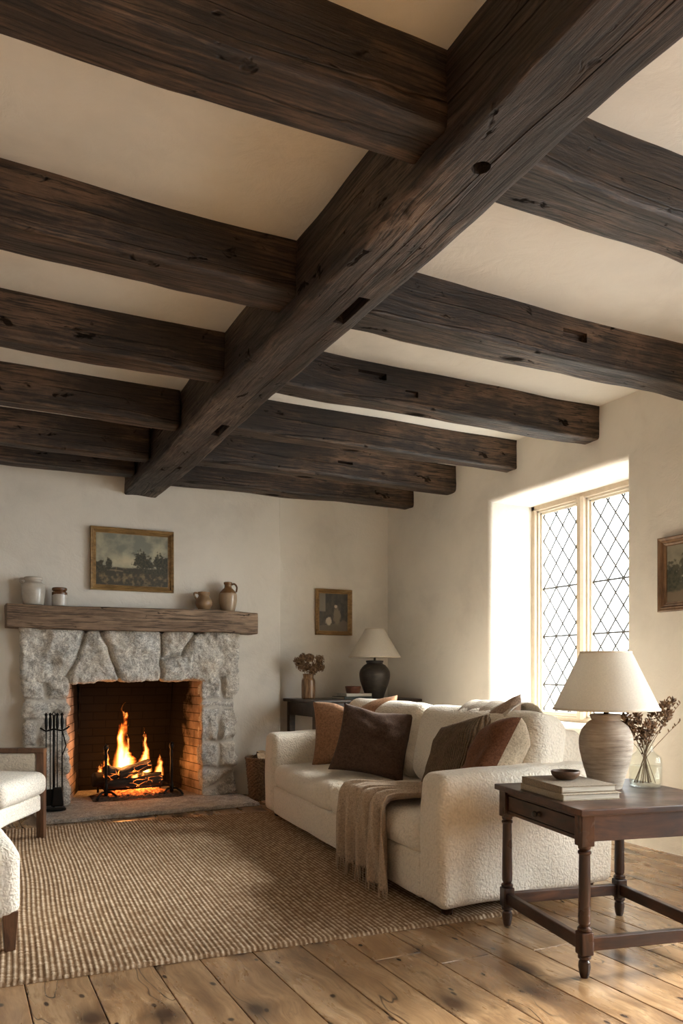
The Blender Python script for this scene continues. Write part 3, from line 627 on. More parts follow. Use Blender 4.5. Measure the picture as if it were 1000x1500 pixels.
tool(-.025, .02, 'fire_poker', 'thin black poker hanging on the tool stand', tube([(0, 0, .15), (0, 0, .06), (.02, 0, .09)], .005))
q = tube([(0, 0, .62), (.03, 0, .50), (.0, 0, .42), (0, 0, .10)], .005); tool(.06, -.005, 'fire_tongs', 'black curved tongs hanging at the right of the tool stand', q)
# ------------------------------------------------------------------ mantel crockery
def pot(name, label, x, z, prof, mat, n=36, handles=(), y=6.70, parts=(), group='stoneware on the mantel'):
    t = thing(name, label, 'jar' if 'jar' in name else 'jug', (x, y, z), 0, group)
    mesh_obj('body', *lathe(smooth_profile(prof, 5), n), mat, t)
    for h, m in handles: mesh_obj('handle', *tube(smooth3(h), .0085, 8), m, t)
    for nm, pr, m in parts: mesh_obj(nm, *lathe(smooth_profile(pr, 4), n), m, t)
    return t
def smooth3(P, m=5):
    P = np.array(P, float); out = []
    for i in range(len(P) - 1):
        p0 = P[max(i - 1, 0)]; p1 = P[i]; p2 = P[i + 1]; p3 = P[min(i + 2, len(P) - 1)]
        for t in np.linspace(0, 1, m, endpoint=False): out.append(tuple(.5*((2*p1) + (-p0 + p2)*t + (2*p0 - 5*p1 + 4*p2 - p3)*t*t + (-p0 + 3*p1 - 3*p2 + p3)*t**3)))
    out.append(tuple(P[-1])); return out
cw = m_ceramic('cream_glaze', (.50, .45, .38), rough=.22, spk=.2); cb = m_ceramic('brown_glaze', (.16, .075, .03), rough=.2); ct = m_ceramic('tan_glaze', (.30, .185, .10), rough=.25, spk=.5)
c2 = m_ceramic('two_tone_jug', (.40, .29, .19), (.19, .095, .035), .165, .25, .3); c3 = m_ceramic('two_tone_jar', (.55, .50, .43), (.13, .055, .02), .088, .22, .2)
pot('stoneware_jar', 'tall cream stoneware jar with small side handle, left end of the mantel', .57, ZM, [(.07, 0), (.078, .01), (.088, .08), (.090, .13), (.083, .165), (.064, .182), (.062, .195), (.068, .20), (.068, .218), (.058, .22), (.054, .18)], cw, handles=[([(-.078, 0, .172), (-.098, 0, .188), (-.094, 0, .204), (-.066, 0, .206)], cw)])
pot('stoneware_jar', 'small cream jar with brown glazed top on the mantel', .768, ZM, [(.055, 0), (.060, .008), (.060, .10), (.058, .108), (.05, .115), (.052, .122), (.058, .128), (.058, .142), (.05, .146), (.045, .12)], c3)
pot('stoneware_jug', 'small squat brown jug with handle and rim on the mantel', 1.965, ZM, [(.045, 0), (.046, .012), (.052, .02), (.071, .055), (.070, .09), (.052, .122), (.046, .135), (.053, .155), (.055, .165), (.047, .165), (.04, .13)], ct, handles=[([(-.062, 0, .10), (-.085, 0, .135), (-.078, 0, .158), (-.048, 0, .155)], ct)])
pot('stoneware_jug', 'tall tan jug with brown neck and looped handle, right end of the mantel', 2.185, ZM, [(.055, 0), (.060, .01), (.078, .08), (.081, .13), (.076, .165), (.05, .20), (.034, .215), (.032, .24), (.037, .248), (.037, .262), (.028, .262), (.026, .22)], c2, handles=[([(.034, 0, .245), (.06, 0, .252), (.082, 0, .225), (.076, 0, .18)], cb)])
# ------------------------------------------------------------------ pictures
def frame(name, label, w, h, fw, mat, paint, loc, rz, depth=.03, n=(150, 110)):
    t = thing(name, label, 'picture', loc, rz, None)    # local: x right, z up, front -y
    prof = [(0, 0), (0, -depth), (.12, -depth*1.12), (.35, -depth*.9), (.42, -depth*.98), (.62, -depth*.55), (.72, -depth*.62), (.90, -depth*.38), (1, -depth*.42), (1, 0)]
    V = []; F = []; m = len(prof)
    for cxn, czn in ((-1, -1), (1, -1), (1, 1), (-1, 1)):
        for p, dy in prof: V.append((cxn*(w/2 - fw*p), dy, czn*(h/2 - fw*p)))
    for q in range(4):
        for i in range(m - 1): F.append((q*m + i, ((q + 1) % 4)*m + i, ((q + 1) % 4)*m + i + 1, q*m + i + 1))
    mesh_obj('picture_frame', V, F, mat, t, smooth=False)
    iw, ih = w - 2*fw + .004, h - 2*fw + .004; nx, ny = n
    xs = np.linspace(0, 1, nx); zs = np.linspace(0, 1, ny); G = np.array([(a, b) for a in xs for b in zs])
    Vc = np.column_stack([(G[:, 0] - .5)*iw, np.full(len(G), -depth*.3), (G[:, 1] - .5)*ih])
    o = mesh_obj('canvas', Vc, gridF(nx, ny), M['canvas'], t); attr_c(o, 'paint', paint(G)*1.2); return t
def f2(G, sc, seed, o=5): return np.array([noise.fractal((a*sc*1.35, b*sc, seed*3.7), 1.0, 2.0, o) for a, b in G])
def lerp(a, b, t): return np.array(a)*(1 - t[:, None]) + np.array(b)*t[:, None]
def blob(G, x, y, rx, ry, n, k=.5): return np.clip((1 - np.hypot((G[:, 0] - x)/rx, (G[:, 1] - y)/ry) + n*k)*4, 0, 1)
def landscape(G):
    n = f2(G, 5, 1); n2 = f2(G, 14, 2); n3_ = f2(G, 30, 3, 3)
    c = lerp((.17, .175, .14), (.36, .33, .23), np.clip(.5 + n*.9 - (G[:, 1] - .6)*.4, 0, 1)); c = lerp((.42, .38, .26), (0, 0, 0), np.zeros(len(G)))*0 + c
    glow = np.clip(1 - np.hypot((G[:, 0] - .42)/.35, (G[:, 1] - .46)/.16), 0, 1); c = c*(1 - glow[:, None]*.7) + np.array((.50, .43, .28))*glow[:, None]*.7
    gr = np.clip((.36 + n*.03 - G[:, 1])*40, 0, 1); g = lerp((.035, .028, .016), (.17, .125, .06), np.clip(.35 + n2*1.2 - .6*np.abs(G[:, 1] - .16)/.2, 0, 1)); c = c*(1 - gr[:, None]) + g*gr[:, None]
    st = np.clip(1 - np.abs(G[:, 1] - .27 - .02*np.sin(G[:, 0]*8))/.018, 0, 1)*(G[:, 0] > .15)*(G[:, 0] < .5); c = c*(1 - .6*st[:, None]) + np.array((.26, .20, .11))*.6*st[:, None]
    tr = np.zeros(len(G))
    for (x, y, rx, ry) in ((.62, .50, .13, .17), (.70, .45, .14, .14), (.87, .46, .13, .16), (.96, .40, .12, .2), (.06, .36, .10, .12), (.17, .40, .055, .11), (.45, .27, .1, .04), (.80, .30, .25, .06)): tr = np.maximum(tr, blob(G, x, y, rx, ry, n2 + n3_*.6))
    tc = lerp((.018, .018, .010), (.055, .048, .025), np.clip(.4 + n3_*1.2, 0, 1)); return np.clip(c*(1 - tr[:, None]) + tc*tr[:, None], 0, 1)
def interior(G):
    n = f2(G, 7, 4); n2 = f2(G, 18, 5); c = lerp((.022, .018, .013), (.055, .045, .03), np.clip(.5 + n, 0, 1))
    def put(c, m, col, k=1): return c*(1 - (m*k)[:, None]) + np.array(col)*(m*k)[:, None]
    c = put(c, ((G[:, 0] < .22)*(G[:, 1] > .52)).astype(float), (.20, .18, .14), .8); c = put(c, ((G[:, 1] < .14 + .1*G[:, 0])).astype(float), (.12, .095, .06), .8)
    c = put(c, blob(G, .62, .40, .14, .26, n2, .2), (.16, .125, .08)); c = put(c, blob(G, .58, .66, .06, .055, n2, .1), (.45, .36, .27)); c = put(c, blob(G, .33, .26, .12, .12, n2, .2), (.42, .37, .29))
    c = put(c, blob(G, .60, .73, .07, .04, n2, .1), (.02, .016, .012)); c = put(c, blob(G, .85, .2, .16, .1, n2, .2), (.10, .075, .05)); return np.clip(c, 0, 1)
def woods(G):
    n = f2(G, 6, 8); n2 = f2(G, 16, 9); c = lerp((.11, .11, .09), (.23, .21, .155), np.clip(G[:, 1] + n*.5, 0, 1))
    for (x, y, rx, ry) in ((.08, .38, .16, .36), (.35, .45, .2, .42), (.7, .40, .3, .4)):
        b = blob(G, x, y, rx, ry, n2, .4); c = c*(1 - b[:, None]) + lerp((.02, .022, .014), (.06, .058, .035), np.clip(.5 + n2, 0, 1))*b[:, None]
    g = np.clip((.22 + n*.05 - G[:, 1])*30, 0, 1); c = c*(1 - g[:, None]) + np.array((.13, .095, .06))*g[:, None]; w = blob(G, .3, .44, .1, .03, n2, .3); return np.clip(c*(1 - w[:, None]) + np.array((.3, .27, .2))*w[:, None], 0, 1)
frame('framed_painting', 'landscape painting with trees in a gilt frame above the mantel', .70, .531, .048, M['gilt'], landscape, (1.371, YB - .004, 2.07), 0, .034)
frame('framed_painting', 'small upright figure painting in gold frame above the corner table', .39, .446, .042, M['gilt'], interior, (3.325, YC - .004, 1.70), 0, .03, (90, 120))
frame('framed_painting', 'wood framed dark landscape on the window wall, cut by the right edge', .62, .455, .055, M['oakframe'], woods, (XR - .004, 3.184, 1.709), -pi/2, .03)
# ------------------------------------------------------------------ rug
e1 = Vector((.9976, -.060, 0)); O = Vector((-.72, 3.045, 0)); LW, LD = 3.15, 2.97
nu, nv = int(LW/.0052), int(LD/.0052)
U = np.linspace(0, LW, nu); W = np.linspace(0, LD, nv); UU, WW = np.meshgrid(U, W, indexing='ij')
pit, kn = .0215, .016
wz = np.array([[noise.noise((a*1.2, b*1.2, 3)) for b in W[::12]] for a in U[::12]])
iu = np.clip((np.arange(nu)/12).astype(int), 0, wz.shape[0] - 1); iv = np.clip((np.arange(nv)/12).astype(int), 0, wz.shape[1] - 1)
xi = np.arange(nu)/12; 
def up(a):
    t = np.array([np.interp(np.arange(nu), np.arange(a.shape[0])*12, a[:, j]) for j in range(a.shape[1])]).T
    return np.array([np.interp(np.arange(nv), np.arange(a.shape[1])*12, t[i]) for i in range(nu)])
wz = up(wz); ru = UU + wz*.012
row = np.floor(ru/pit); ph = ru/pit - row; rib = .5 + .5*np.cos((ph - .5)*2*pi)
rnd_r = rng.uniform(0, 1, 400); vv = WW + .5*kn*(row % 2) + rnd_r[(row % 400).astype(int)]*.006; cell = np.floor(vv/kn); pv = vv/kn - cell
ks = rng.uniform(0, 1, (400, 400)); K = ks[(row % 400).astype(int), (cell % 400).astype(int)]
hz = .010 + .0055*np.sqrt(rib)*(.45 + .55*np.sqrt(np.abs(np.sin(pv*pi)))) + .002*K + .0015*wz
bord = np.minimum(np.minimum(UU, LW - UU), np.minimum(WW, LD - WW)); hz = np.where(bord < .012, .010*np.sqrt(np.clip(bord/.012, 0, 1)) + .001, hz)
WWs = WW*(1 - .0*UU); jag = (rng.uniform(-1, 1, (nu, 1)))*.003*(WW < .02)
Vx = UU; Vy = WW + jag + wz*.006
V = np.column_stack([Vx.ravel(), Vy.ravel(), hz.ravel()])
me = bpy.data.meshes.new('jute_rug'); me.vertices.add(len(V)); me.vertices.foreach_set('co', V.ravel().astype('f'))
I = np.arange(nu*nv).reshape(nu, nv); Q = np.stack([I[:-1, :-1], I[1:, :-1], I[1:, 1:], I[:-1, 1:]], -1).reshape(-1, 4)
me.loops.add(Q.size); me.loops.foreach_set('vertex_index', Q.ravel().astype('i')); me.polygons.add(len(Q)); me.polygons.foreach_set('loop_start', np.arange(0, Q.size, 4, dtype='i')); me.update(calc_edges=True)
me.polygons.foreach_set('use_smooth', [True]*len(Q)); me.materials.append(M['rug'])
rug = bpy.data.objects.new('jute_rug', me); COL.objects.link(rug); rug.location = O; rug.rotation_euler = (0, 0, math.atan2(e1.y, e1.x))
alt = np.where(row % 2 == 0, 1.0, .35); attr_f(rug, 'rib', (rib*(.70 + .30*np.abs(np.sin(pv*pi)))).ravel()); attr_f(rug, 'knot', K.ravel())
tag(rug, 'large woven jute rug with pale ribs on the wooden floor', 'rug')
# ------------------------------------------------------------------ sofa (local x: depth, y: length from near arm, z up)
SO = Vector((1.905, 2.875, 0)); ex = Vector((1, .045, 0)).normalized(); ey = Vector((.245, 2.84, 0)).normalized(); LS, DS = 2.85, 1.07
def S(V):
    V = np.asarray(V, float); return np.column_stack([V[:, 0]*ex.x + V[:, 1]*ey.x, V[:, 0]*ex.y + V[:, 1]*ey.y, V[:, 2]])
sofa = thing('sofa', 'long cream boucle sofa with rounded arms, standing on the jute rug', 'sofa', SO)
def soft(x0, x1, y0, y1, z0, z1, r, core=(14, 20, 10), puff=(0, 0, 0), seed=0, amp=.006, n=4):
    V, F = sbox(x1 - x0, y1 - y0, z1 - z0, r, n, core); H = np.array([x1 - x0, y1 - y0, z1 - z0])/2; q = V/H
    b = (1 - np.clip(q, -1, 1)**2)
    for a in range(3):
        o1, o2 = (a + 1) % 3, (a + 2) % 3; V[:, a] += np.sign(q[:, a])*np.abs(q[:, a])**3*puff[a]*b[:, o1]*b[:, o2]
    N = vnormals(V, F); V = V + np.array([(x0 + x1)/2, (y0 + y1)/2, (z0 + z1)/2]); V = V + N*(n3(V, 5, 5, 5, seed)*amp)[:, None]; return V, F
bo = M['boucle']; AW = .235
for y0, sd in ((0, 1), (LS - AW, 2)):
    V, F = soft(0, DS, y0, y0 + AW, .055, .648, .05, (30, 8, 18), (0.0, .008, .012), sd, .007, 5)
    k = np.clip((V[:, 2] - .45)/.2, 0, 1); V[:, 0] += .012*k*(V[:, 0] < .1)
    mesh_obj('arm', S(V), F, bo, sofa)
V, F = soft(.012, DS - .05, AW - .01, LS - AW + .01, .055, .262, .02, (10, 40, 5), (.008, 0, 0), 3, .004); mesh_obj('seat_base', S(V), F, bo, sofa)
V, F = soft(DS - .22, DS - .01, AW - .02, LS - AW + .02, .06, .80, .06, (6, 40, 18), (0, 0, .01), 4, .006); mesh_obj('backrest', S(V), F, bo, sofa)
yc = [(AW + .004, LS/2 - .003), (LS/2 + .003, LS - AW - .004)]
for i, (a, b) in enumerate(yc):
    V, F = soft(.005, .80, a, b, .25, .425, .062, (16, 24, 6), (.022, 0, .03), 7 + i, .008, 5); mesh_obj('seat_cushion', S(V), F, bo, sofa)
for i, (a, b) in enumerate([(.14, LS/2 - .004), (LS/2 + .004, LS - .16)]):
    V, F = soft(-.13, .13, a, b, -.245, .245, .095, (8, 26, 12), (.045, .01, .012), 11 + i, .010, 6)
    ang = .22; x = V[:, 0]*cos(ang) + V[:, 2]*sin(ang); z = -V[:, 0]*sin(ang) + V[:, 2]*cos(ang); V[:, 0] = x + .745; V[:, 2] = z + .652
    cz = mesh_obj('back_cushion', S(V), F, bo, sofa)
for x, y in ((.09, .10), (.09, LS - .10), (DS - .1, .10), (DS - .1, LS - .10)):
    V, F = lathe([(.026, .0), (.034, .06)], 16); mesh_obj('leg', V, F, M['mahog_z'], sofa, loc=Vector((x*ex.x + y*ey.x, x*ex.y + y*ey.y, .014)))
# ------------------------------------------------------------------ pillows
def pillow(name, label, c, nrm, roll, w, h, t, mat, mat2=None, seed=0, sag=0):
    nu = 34; V = []; top = []
    G = np.linspace(-1, 1, nu); A, B = np.meshgrid(G, G, indexing='ij')
    pin = 1 - .085*(1 - B**2); pin2 = 1 - .085*(1 - A**2); X = A*w/2*pin; Y = B*h/2*pin2
    T = t/2*(np.clip(1 - A**4, 0, 1)*np.clip(1 - B**4, 0, 1))**.42*(1 - .25*(A**2 + B**2)/2)
    nz = np.array([[noise.noise((a*2.2 + seed, b*2.2, seed)) for b in G] for a in G]); wr = np.array([[noise.noise((a*1.3 + seed*2, b*5.5 + a*1.5, seed + 9)) for b in G] for a in G]); T = T*(1 + .22*nz) + .007*wr*(1 - A**2)**.3*(1 - B**2)**.3
    Y = Y - sag*np.exp(-(A/.35)**2)*np.clip(B, 0, 1)
    ed = (np.abs(A) == 1) | (np.abs(B) == 1)
    V = np.concatenate([np.column_stack([X.ravel(), Y.ravel(), T.ravel()]), np.column_stack([X.ravel(), Y.ravel(), -T.ravel()])])
    F1 = gridF(nu, nu); n = nu*nu; e = ed.ravel(); mp = {i + n: (i if e[i] else i + n) for i in range(n)}
    F2 = [tuple(mp[i + n] for i in f)[::-1] for f in F1]
    nrm = Vector(nrm).normalized(); upv = Vector((0, 0, 1)); rx = upv.cross(nrm).normalized(); uy = nrm.cross(rx)
    Rm = Matrix((rx, uy, nrm)).transposed() @ Matrix.Rotation(roll, 3, 'Z')
    o = mesh_obj(name, V, F1 + F2, mat); bm = bmesh.new(); bm.from_mesh(o.data); bmesh.ops.delete(bm, geom=[v for v in bm.verts if not v.link_faces], context='VERTS'); bm.to_mesh(o.data); bm.free()
    o.matrix_world = Matrix.Translation(c) @ Rm.to_4x4()
    if mat2:
        o.data.materials.append(mat2); h2 = len(F1)
        for i, p in enumerate(o.data.polygons): p.material_index = 0 if i < h2 else 1
    tag(o, label, 'cushion', 'cushions on the sofa'); return o
pillow('throw_pillow', 'tan wool cushion at the far end of the sofa, behind the dark one', (2.60, 5.05, .685), (-.60, -.68, .34), R(5), .64, .50, .19, M['p_tan'], seed=1, sag=.07)
pillow('throw_pillow', 'dark brown square cushion in front of the tan one', (2.46, 4.52, .655), (-.58, -.76, .40), R(-9), .50, .47, .19, M['p_dark'], seed=2, sag=.015)
pillow('throw_pillow', 'olive brown corduroy cushion leaning at the near end of the sofa', (2.46, 3.58, .635), (-.93, .10, .45), R(14), .46, .46, .19, M['p_cord'], seed=3)
pillow('throw_pillow', 'rust velvet cushion with beige reverse, nearest the near sofa arm', (2.46, 3.25, .64), (-.80, .52, .50), R(14), .47, .47, .26, M['p_rust'], M['p_beige'], seed=4)
pillow('throw_pillow', 'dusty tan cushion behind the rust velvet one, only its top showing', (2.62, 3.50, .715), (-.86, .16, .46), R(26), .47, .47, .14, M['p_rose'], seed=5)
# ------------------------------------------------------------------ throws
def seatz(x): return .462
def make_throw():
    t = thing('throw_blanket', 'taupe fringed throw hanging over the front of the sofa seat', 'blanket', SO)
    nu, nv = 90, 84; V = np.zeros((nu, nv, 3)); ends = []
    for j in range(nv):
        w = j/(nv - 1)                      # 0 near side .. 1 far side
        y_in = .32 + .30*w; y_edge = .50 + .56*w; y_end = .44 + .64*w
        hang = .345 - .05*w + .02*sin(w*9)
        L1, L2 = .60, hang + .09
        for i in range(nu):
            s_ = i/(nu - 1)*(L1 + L2)
            if s_ < L1:
                q = s_/L1; x = .62 - .60*q; z = .470; y = y_in + (y_edge - y_in)*(q**1.3); z += .012*sin(q*pi)
                if x < .06: z -= (.06 - x)**2*3
            else:
                q = (s_ - L1)/L2; y = y_edge + (y_end - y_edge)*q; a = min(q*L2/.09, 1)*pi/2
                x = .02 - .045*sin(a); z = .459 - .045*(1 - cos(a)) - max(0, q*L2 - .07)
            fold = sin(w*2*pi*4.2 + .9*sin(s_*3.2) + .6) + .35*sin(w*2*pi*9 + s_*4)
            am = .013 + .016*min(max((s_ - L1*.7)/.35, 0), 1)
            fo = am*(fold + 1.0)
            if s_ < L1: z += fo*.95; x -= fo*.2*max(0, s_/L1 - .8)*5
            else: x -= fo; z += fo*(1 - a/(pi/2))
            V[i, j] = (x, y, z)
        ends.append((V[-1, j].copy(), V[-1, j] - V[-2, j]))
    P = V.reshape(-1, 3); ob = mesh_obj('blanket_cloth', S(P), gridF(nu, nv), M['throw'], t); m = ob.modifiers.new('s', 'SOLIDIFY'); m.thickness = .007; m.offset = 1
    mb = MB()
    for j in range(0, nv):
        if j % 2 and rng.uniform() < .3: continue
        p = ends[j][0]; L = rng.uniform(.06, .085); dx, dy = rng.uniform(-.008, .004), rng.uniform(-.012, .012)
        mb.add(*tube(S([p + (-.003, 0, .010), p + (-.003 + dx*.3, dy*.2, -L*.35), p + (-.003 + dx*.7, dy*.6, -L*.7), p + (-.003 + dx, dy, -L)]), [.0034, .0024, .0022, .0010], 6))
    tag(mb.build('fringe', M['throw'], t), kind='stuff')
make_throw()
def make_throw2():
    nu, nv = 70, 50; V = np.zeros((nu, nv, 3))
    # path over the top of the back cushion, front to rear, measured in the xz plane
    path = [(.585, .70), (.635, .80), (.69, .875), (.75, .915), (.82, .930), (.90, .915), (.965, .86), (1.04, .80), (1.055, .70), (1.06, .58)]
    pp = np.array(smooth3([(a, 0, b) for a, b in path], 8)); d = np.r_[0, np.cumsum(np.linalg.norm(np.diff(pp, axis=0), axis=1))]
    for j in range(nv):
        w = j/(nv - 1)
        for i in range(nu):
            q = i/(nu - 1)*d[-1]; x = np.interp(q, d, pp[:, 0]); z = np.interp(q, d, pp[:, 2]); y = .44 + .52*w + .10*(i/(nu - 1) - .4)
            fo = .0045*(sin(w*2*pi*4 + .7*sin(i*.06)) + .4*sin(w*2*pi*9 + 1) + 1.4); nx_, nz_ = (-.5, .6) if i < nu*.35 else ((0, 1) if i < nu*.65 else (.7, .3))
            V[i, j] = (x + nx_*fo, y, z + nz_*fo)
    o = mesh_obj('throw_blanket', S(V.reshape(-1, 3)), gridF(nu, nv), M['throw2']); o.location = SO; m = o.modifiers.new('s', 'SOLIDIFY'); m.thickness = .006; m.offset = 1
    tag(o, 'pale folded blanket lying over the top of the sofa back', 'blanket')
make_throw2()
# ------------------------------------------------------------------ side table (turned legs)
TA = R(-11.5); Tc = Vector((2.385, 2.405, 0)); hw, hd = .28, .305
st = thing('side_table', 'dark mahogany side table with turned legs and drawer beside the sofa arm', 'side table', Tc, TA)
V, F = sbox(.56 + .125, .615 + .085, .024, .004, 2, (2, 2, 1), (.022, 0, .603)); mesh_obj('tabletop', V, F, M['mahog'], st, sharp=20)
LEG = [(.0, .0), (.013, .0), (.017, .012), (.021, .035), (.019, .055), (.014, .062), (.020, .068), (.022, .076)]
legp = [(.014, 0), (.018, .012), (.0225, .04), (.021, .058), (.015, .064), (.024, .071), (.024, .08), (.018, .085)]
up_ = [(.018, .165), (.026, .172), (.026, .18), (.018, .187), (.022, .196), (.0225, .22), (.0215, .30), (.020, .42), (.0195, .445), (.024, .45), (.024, .457), (.018, .462), (.023, .468), (.023, .478)]
k = 0
for sx_ in (-1, 1):
    for sy_ in (-1, 1):
        mb = MB(); c = (sx_*hw, sy_*hd, 0); mb.add(*lathe(legp, 22, c)); mb.add(*sbox(.05, .05, .085, .006, 2, c=(c[0], c[1], .125))); mb.add(*lathe(up_, 22, c)); mb.add(*sbox(.052, .052, .116, .003, 1, c=(c[0], c[1], .535)))
        mb.build('leg', M['mahog_z'], st, sharp=20)
for sy_ in (-1, 1):
    mesh_obj('apron', *box(-hw + .02, hw - .02, sy_*hd - .012, sy_*hd + .012, .492, .591, .002), M['mahog'], st, smooth=False)
    mesh_obj('stretcher', *box(-hw + .02, hw - .02, sy_*hd - .013, sy_*hd + .013, .095, .145, .004), M['mahog'], st, sharp=20)
mesh_obj('apron', *box(hw - .012, hw + .012, -hd + .02, hd - .02, .492, .591, .002), M['mahog_y'], st, smooth=False)
mb = MB()
mb.add(*box(-hw - .012, -hw + .012, -hd + .02, hd - .02, .574, .591, .001)); mb.add(*box(-hw - .012, -hw + .012, -hd + .02, hd - .02, .492, .506, .001)); mb.add(*box(-hw + .004, -hw + .014, -hd + .02, hd - .02, .50, .58, .001))
mb.build('apron', M['mahog_y'], st, smooth=False)
for sx_ in (-1, 1): mesh_obj('stretcher', *box(sx_*hw - .013, sx_*hw + .013, -hd + .02, hd - .02, .095, .145, .004), M['mahog_y'], st, sharp=20)
dr = mesh_obj('drawer', *box(-hw - .013, -hw + .008, -hd + .036, hd - .036, .509, .571, .003), M['mahog_y'], st, sharp=20)
V, F = lathe(smooth_profile([(0, 0), (.011, .0), (.009, .006), (.007, .012), (.013, .018), (.014, .024), (.009, .030), (0, .031)], 3), 20); V = V[:, [2, 1, 0]]*(-1, 1, 1); mesh_obj('knob', V, F, M['knob'], dr, loc=(-hw - .013, 0, .54))
ZT = .615
# books on the side table
def book(name, label, c, w, d, t, rz, cover, group, page=None, cat='book'):
    b = thing(name, label, cat, c, rz, group)
    mb = MB(); mb.add(*box(-w/2, w/2, -d/2, d/2, 0, .0035, .001)); mb.add(*box(-w/2, w/2, -d/2, d/2, t - .0035, t, .001)); mb.add(*box(-w/2, -w/2 + .004, -d/2, d/2, 0, t, .0015))
    mb.build('cover', cover, b, smooth=False); mesh_obj('pages', *box(-w/2 + .004, w/2 - .005, -d/2 + .005, d/2 - .005, .0035, t - .0035, .001), page or M['pages'], b, smooth=False); return b
s = NT('page_block'); v = s.co((1, 1, 60)); M['pages'] = s.fin(s.ramp(s.noise(v, 8, 2), [(.3, (.42, .38, .31)), (.7, (.68, .63, .54))]), .9)
cv1 = m_fabric('book_cloth', (.30, .24, .175), 400, bs=.2, var=.05); cv2 = m_fabric('book_cloth_pale', (.42, .35, .26), 400, bs=.2, var=.05)
bc = Vector((2.23, 2.44, 0)); bz = TA + R(0)
book('book', 'large flat pale grey book, lower of the two on the side table', (bc.x, bc.y, ZT), .25, .34, .026, bz, cv2, 'books on the side table')
book('book', 'large flat beige book, upper of the two, with a wooden bowl on it', (bc.x + .004, bc.y + .012, ZT + .027), .24, .32, .026, bz, cv1, 'books on the side table')
o = mesh_obj('wooden_bowl', *lathe(smooth_profile([(0, .003), (.028, .0), (.045, .008), (.056, .022), (.058, .034), (.055, .036), (.050, .026), (.036, .012), (0, .009)], 4), 36), m_polish('bowl_wood', (.035, .018, .010), (.09, .048, .027), (.15, .085, .05), 0, .4), loc=(bc.x + .01, bc.y + .03, ZT + .0535)); tag(o, 'small round brown wooden bowl on the stacked books', 'bowl')
# near lamp
def lamp(name, label, loc, prof, mat, rim, sb, st_, zs0, zs1, neck, group):
    t = thing(name, label, 'lamp', loc, 0, group); mesh_obj('lamp_base', *lathe(smooth_profile(prof, 5), 48), mat, t)
    mesh_obj('neck', *lathe([(.010, neck[0]), (.010, neck[1])], 16), M['brass'], t)
    n = 56; pr = [(sb, zs0), (sb - .0015, zs0), (st_, zs1), (st_ + .0015, zs1)]
    V, F = lathe([(sb, zs0), (st_, zs1)], n); F = F[:n]; o = mesh_obj('lamp_shade', V, F, M['shade'], t)
    for r_, z_ in ((sb, zs0), (st_, zs1)): mesh_obj('shade_trim', *lathe([(r_ + .001, z_ - .004), (r_ + .002, z_), (r_ + .001, z_ + .005)], n) , M['shadetrim'], t)
    mb = MB()
    for q in range(3):
        a = q*2*pi/3; mb.add(*tube([(0, 0, zs1 - .03), (st_*cos(a)*.99, st_*sin(a)*.99, zs1 - .006)], .002, 5))
    mb.add(*tube([(0, 0, neck[1] - .01), (0, 0, zs1 - .028)], .005, 8)); mb.build('shade_spider', M['brass'], t); return t
M['shadetrim'] = m_plain('shade_trim', (.70, .63, .52), .8)
# open the trim caps
def ring_lathe(P, n=56):
    V, F = lathe(P, n); return V, [f for f in F if len(f) == 4]
_l = lathe
s = NT('grey_earthenware'); v = s.co((1, 1, 9)); n = s.noise(v, 9, 6, .65); nb = s.noise(s.co(), 7, 5)
c = s.ramp(s.math('ADD', s.math('MULTIPLY', n, .6), s.math('MULTIPLY', nb, .4)), [(.35, (.22, .175, .135)), (.5, (.38, .315, .25)), (.66, (.54, .46, .375))]); M['earth'] = s.fin(c, .8, s.bump(n, .5, .006))
s = NT('black_pottery'); n = s.noise(s.co((1, 1, 3), warp=.1, wscale=5), 9, 6, .7); M['blackpot'] = s.fin(s.ramp(n, [(.4, (.014, .012, .010)), (.58, (.035, .029, .023)), (.72, (.13, .105, .08))]), s.ramp(n, [(.4, .35), (.7, .6)]), s.bump(n, .3, .006))
lamp('table_lamp', 'grey earthenware lamp with pale conical shade on the side table', (2.49, 2.50, ZT), [(.062, 0), (.066, .004), (.078, .045), (.098, .115), (.110, .175), (.109, .215), (.095, .255), (.072, .280), (.060, .288), (.062, .296), (.066, .306), (.060, .314), (.02, .314)], M['earth'], 0, .218, .105, .335, .575, (.31, .36), 'table lamps')
lamp('table_lamp', 'black pottery lamp with pale conical shade in the corner', (3.51, 6.41, .87), [(.075, 0), (.082, .006), (.10, .06), (.132, .15), (.143, .21), (.137, .26), (.105, .305), (.078, .322), (.074, .330), (.080, .338), (.078, .352), (.03, .352)], M['blackpot'], 0, .243, .088, .385, .645, (.35, .41), 'table lamps')
# glass vase with dried stems
def stem_set(parent, z0, mats, spec, seed):
    r = np.random.default_rng(seed)
gv = thing('glass_vase', 'clear glass bottle vase half full of water on the side table', 'vase', (2.645, 2.43, ZT + .0006))
prof = [(.0, .002), (.05, .0), (.062, .004), (.067, .014), (.067, .115), (.060, .135), (.040, .152), (.034, .165), (.034, .19), (.040, .198)]
V, F = lathe(smooth_profile(prof, 4), 44); F = [f for f in F if len(f) == 4]; mesh_obj('glass', V, F, M['jar'], gv)
inn = [(.0, .010), (.05, .011), (.0625, .018), (.0635, .115), (.057, .132), (.038, .149), (.031, .165), (.031, .19), (.038, .199), (.040, .198)]
V, F = lathe(smooth_profile(inn, 4), 44); F = [f[::-1] for f in F if len(f) == 4]; mesh_obj('inner_glass', V, F, M['jar'], gv)
V, F = lathe([(0, .012), (.060, .014), (.0625, .025), (.0625, .092), (0, .093)], 44); mesh_obj('water', V, F, M['water'], gv)
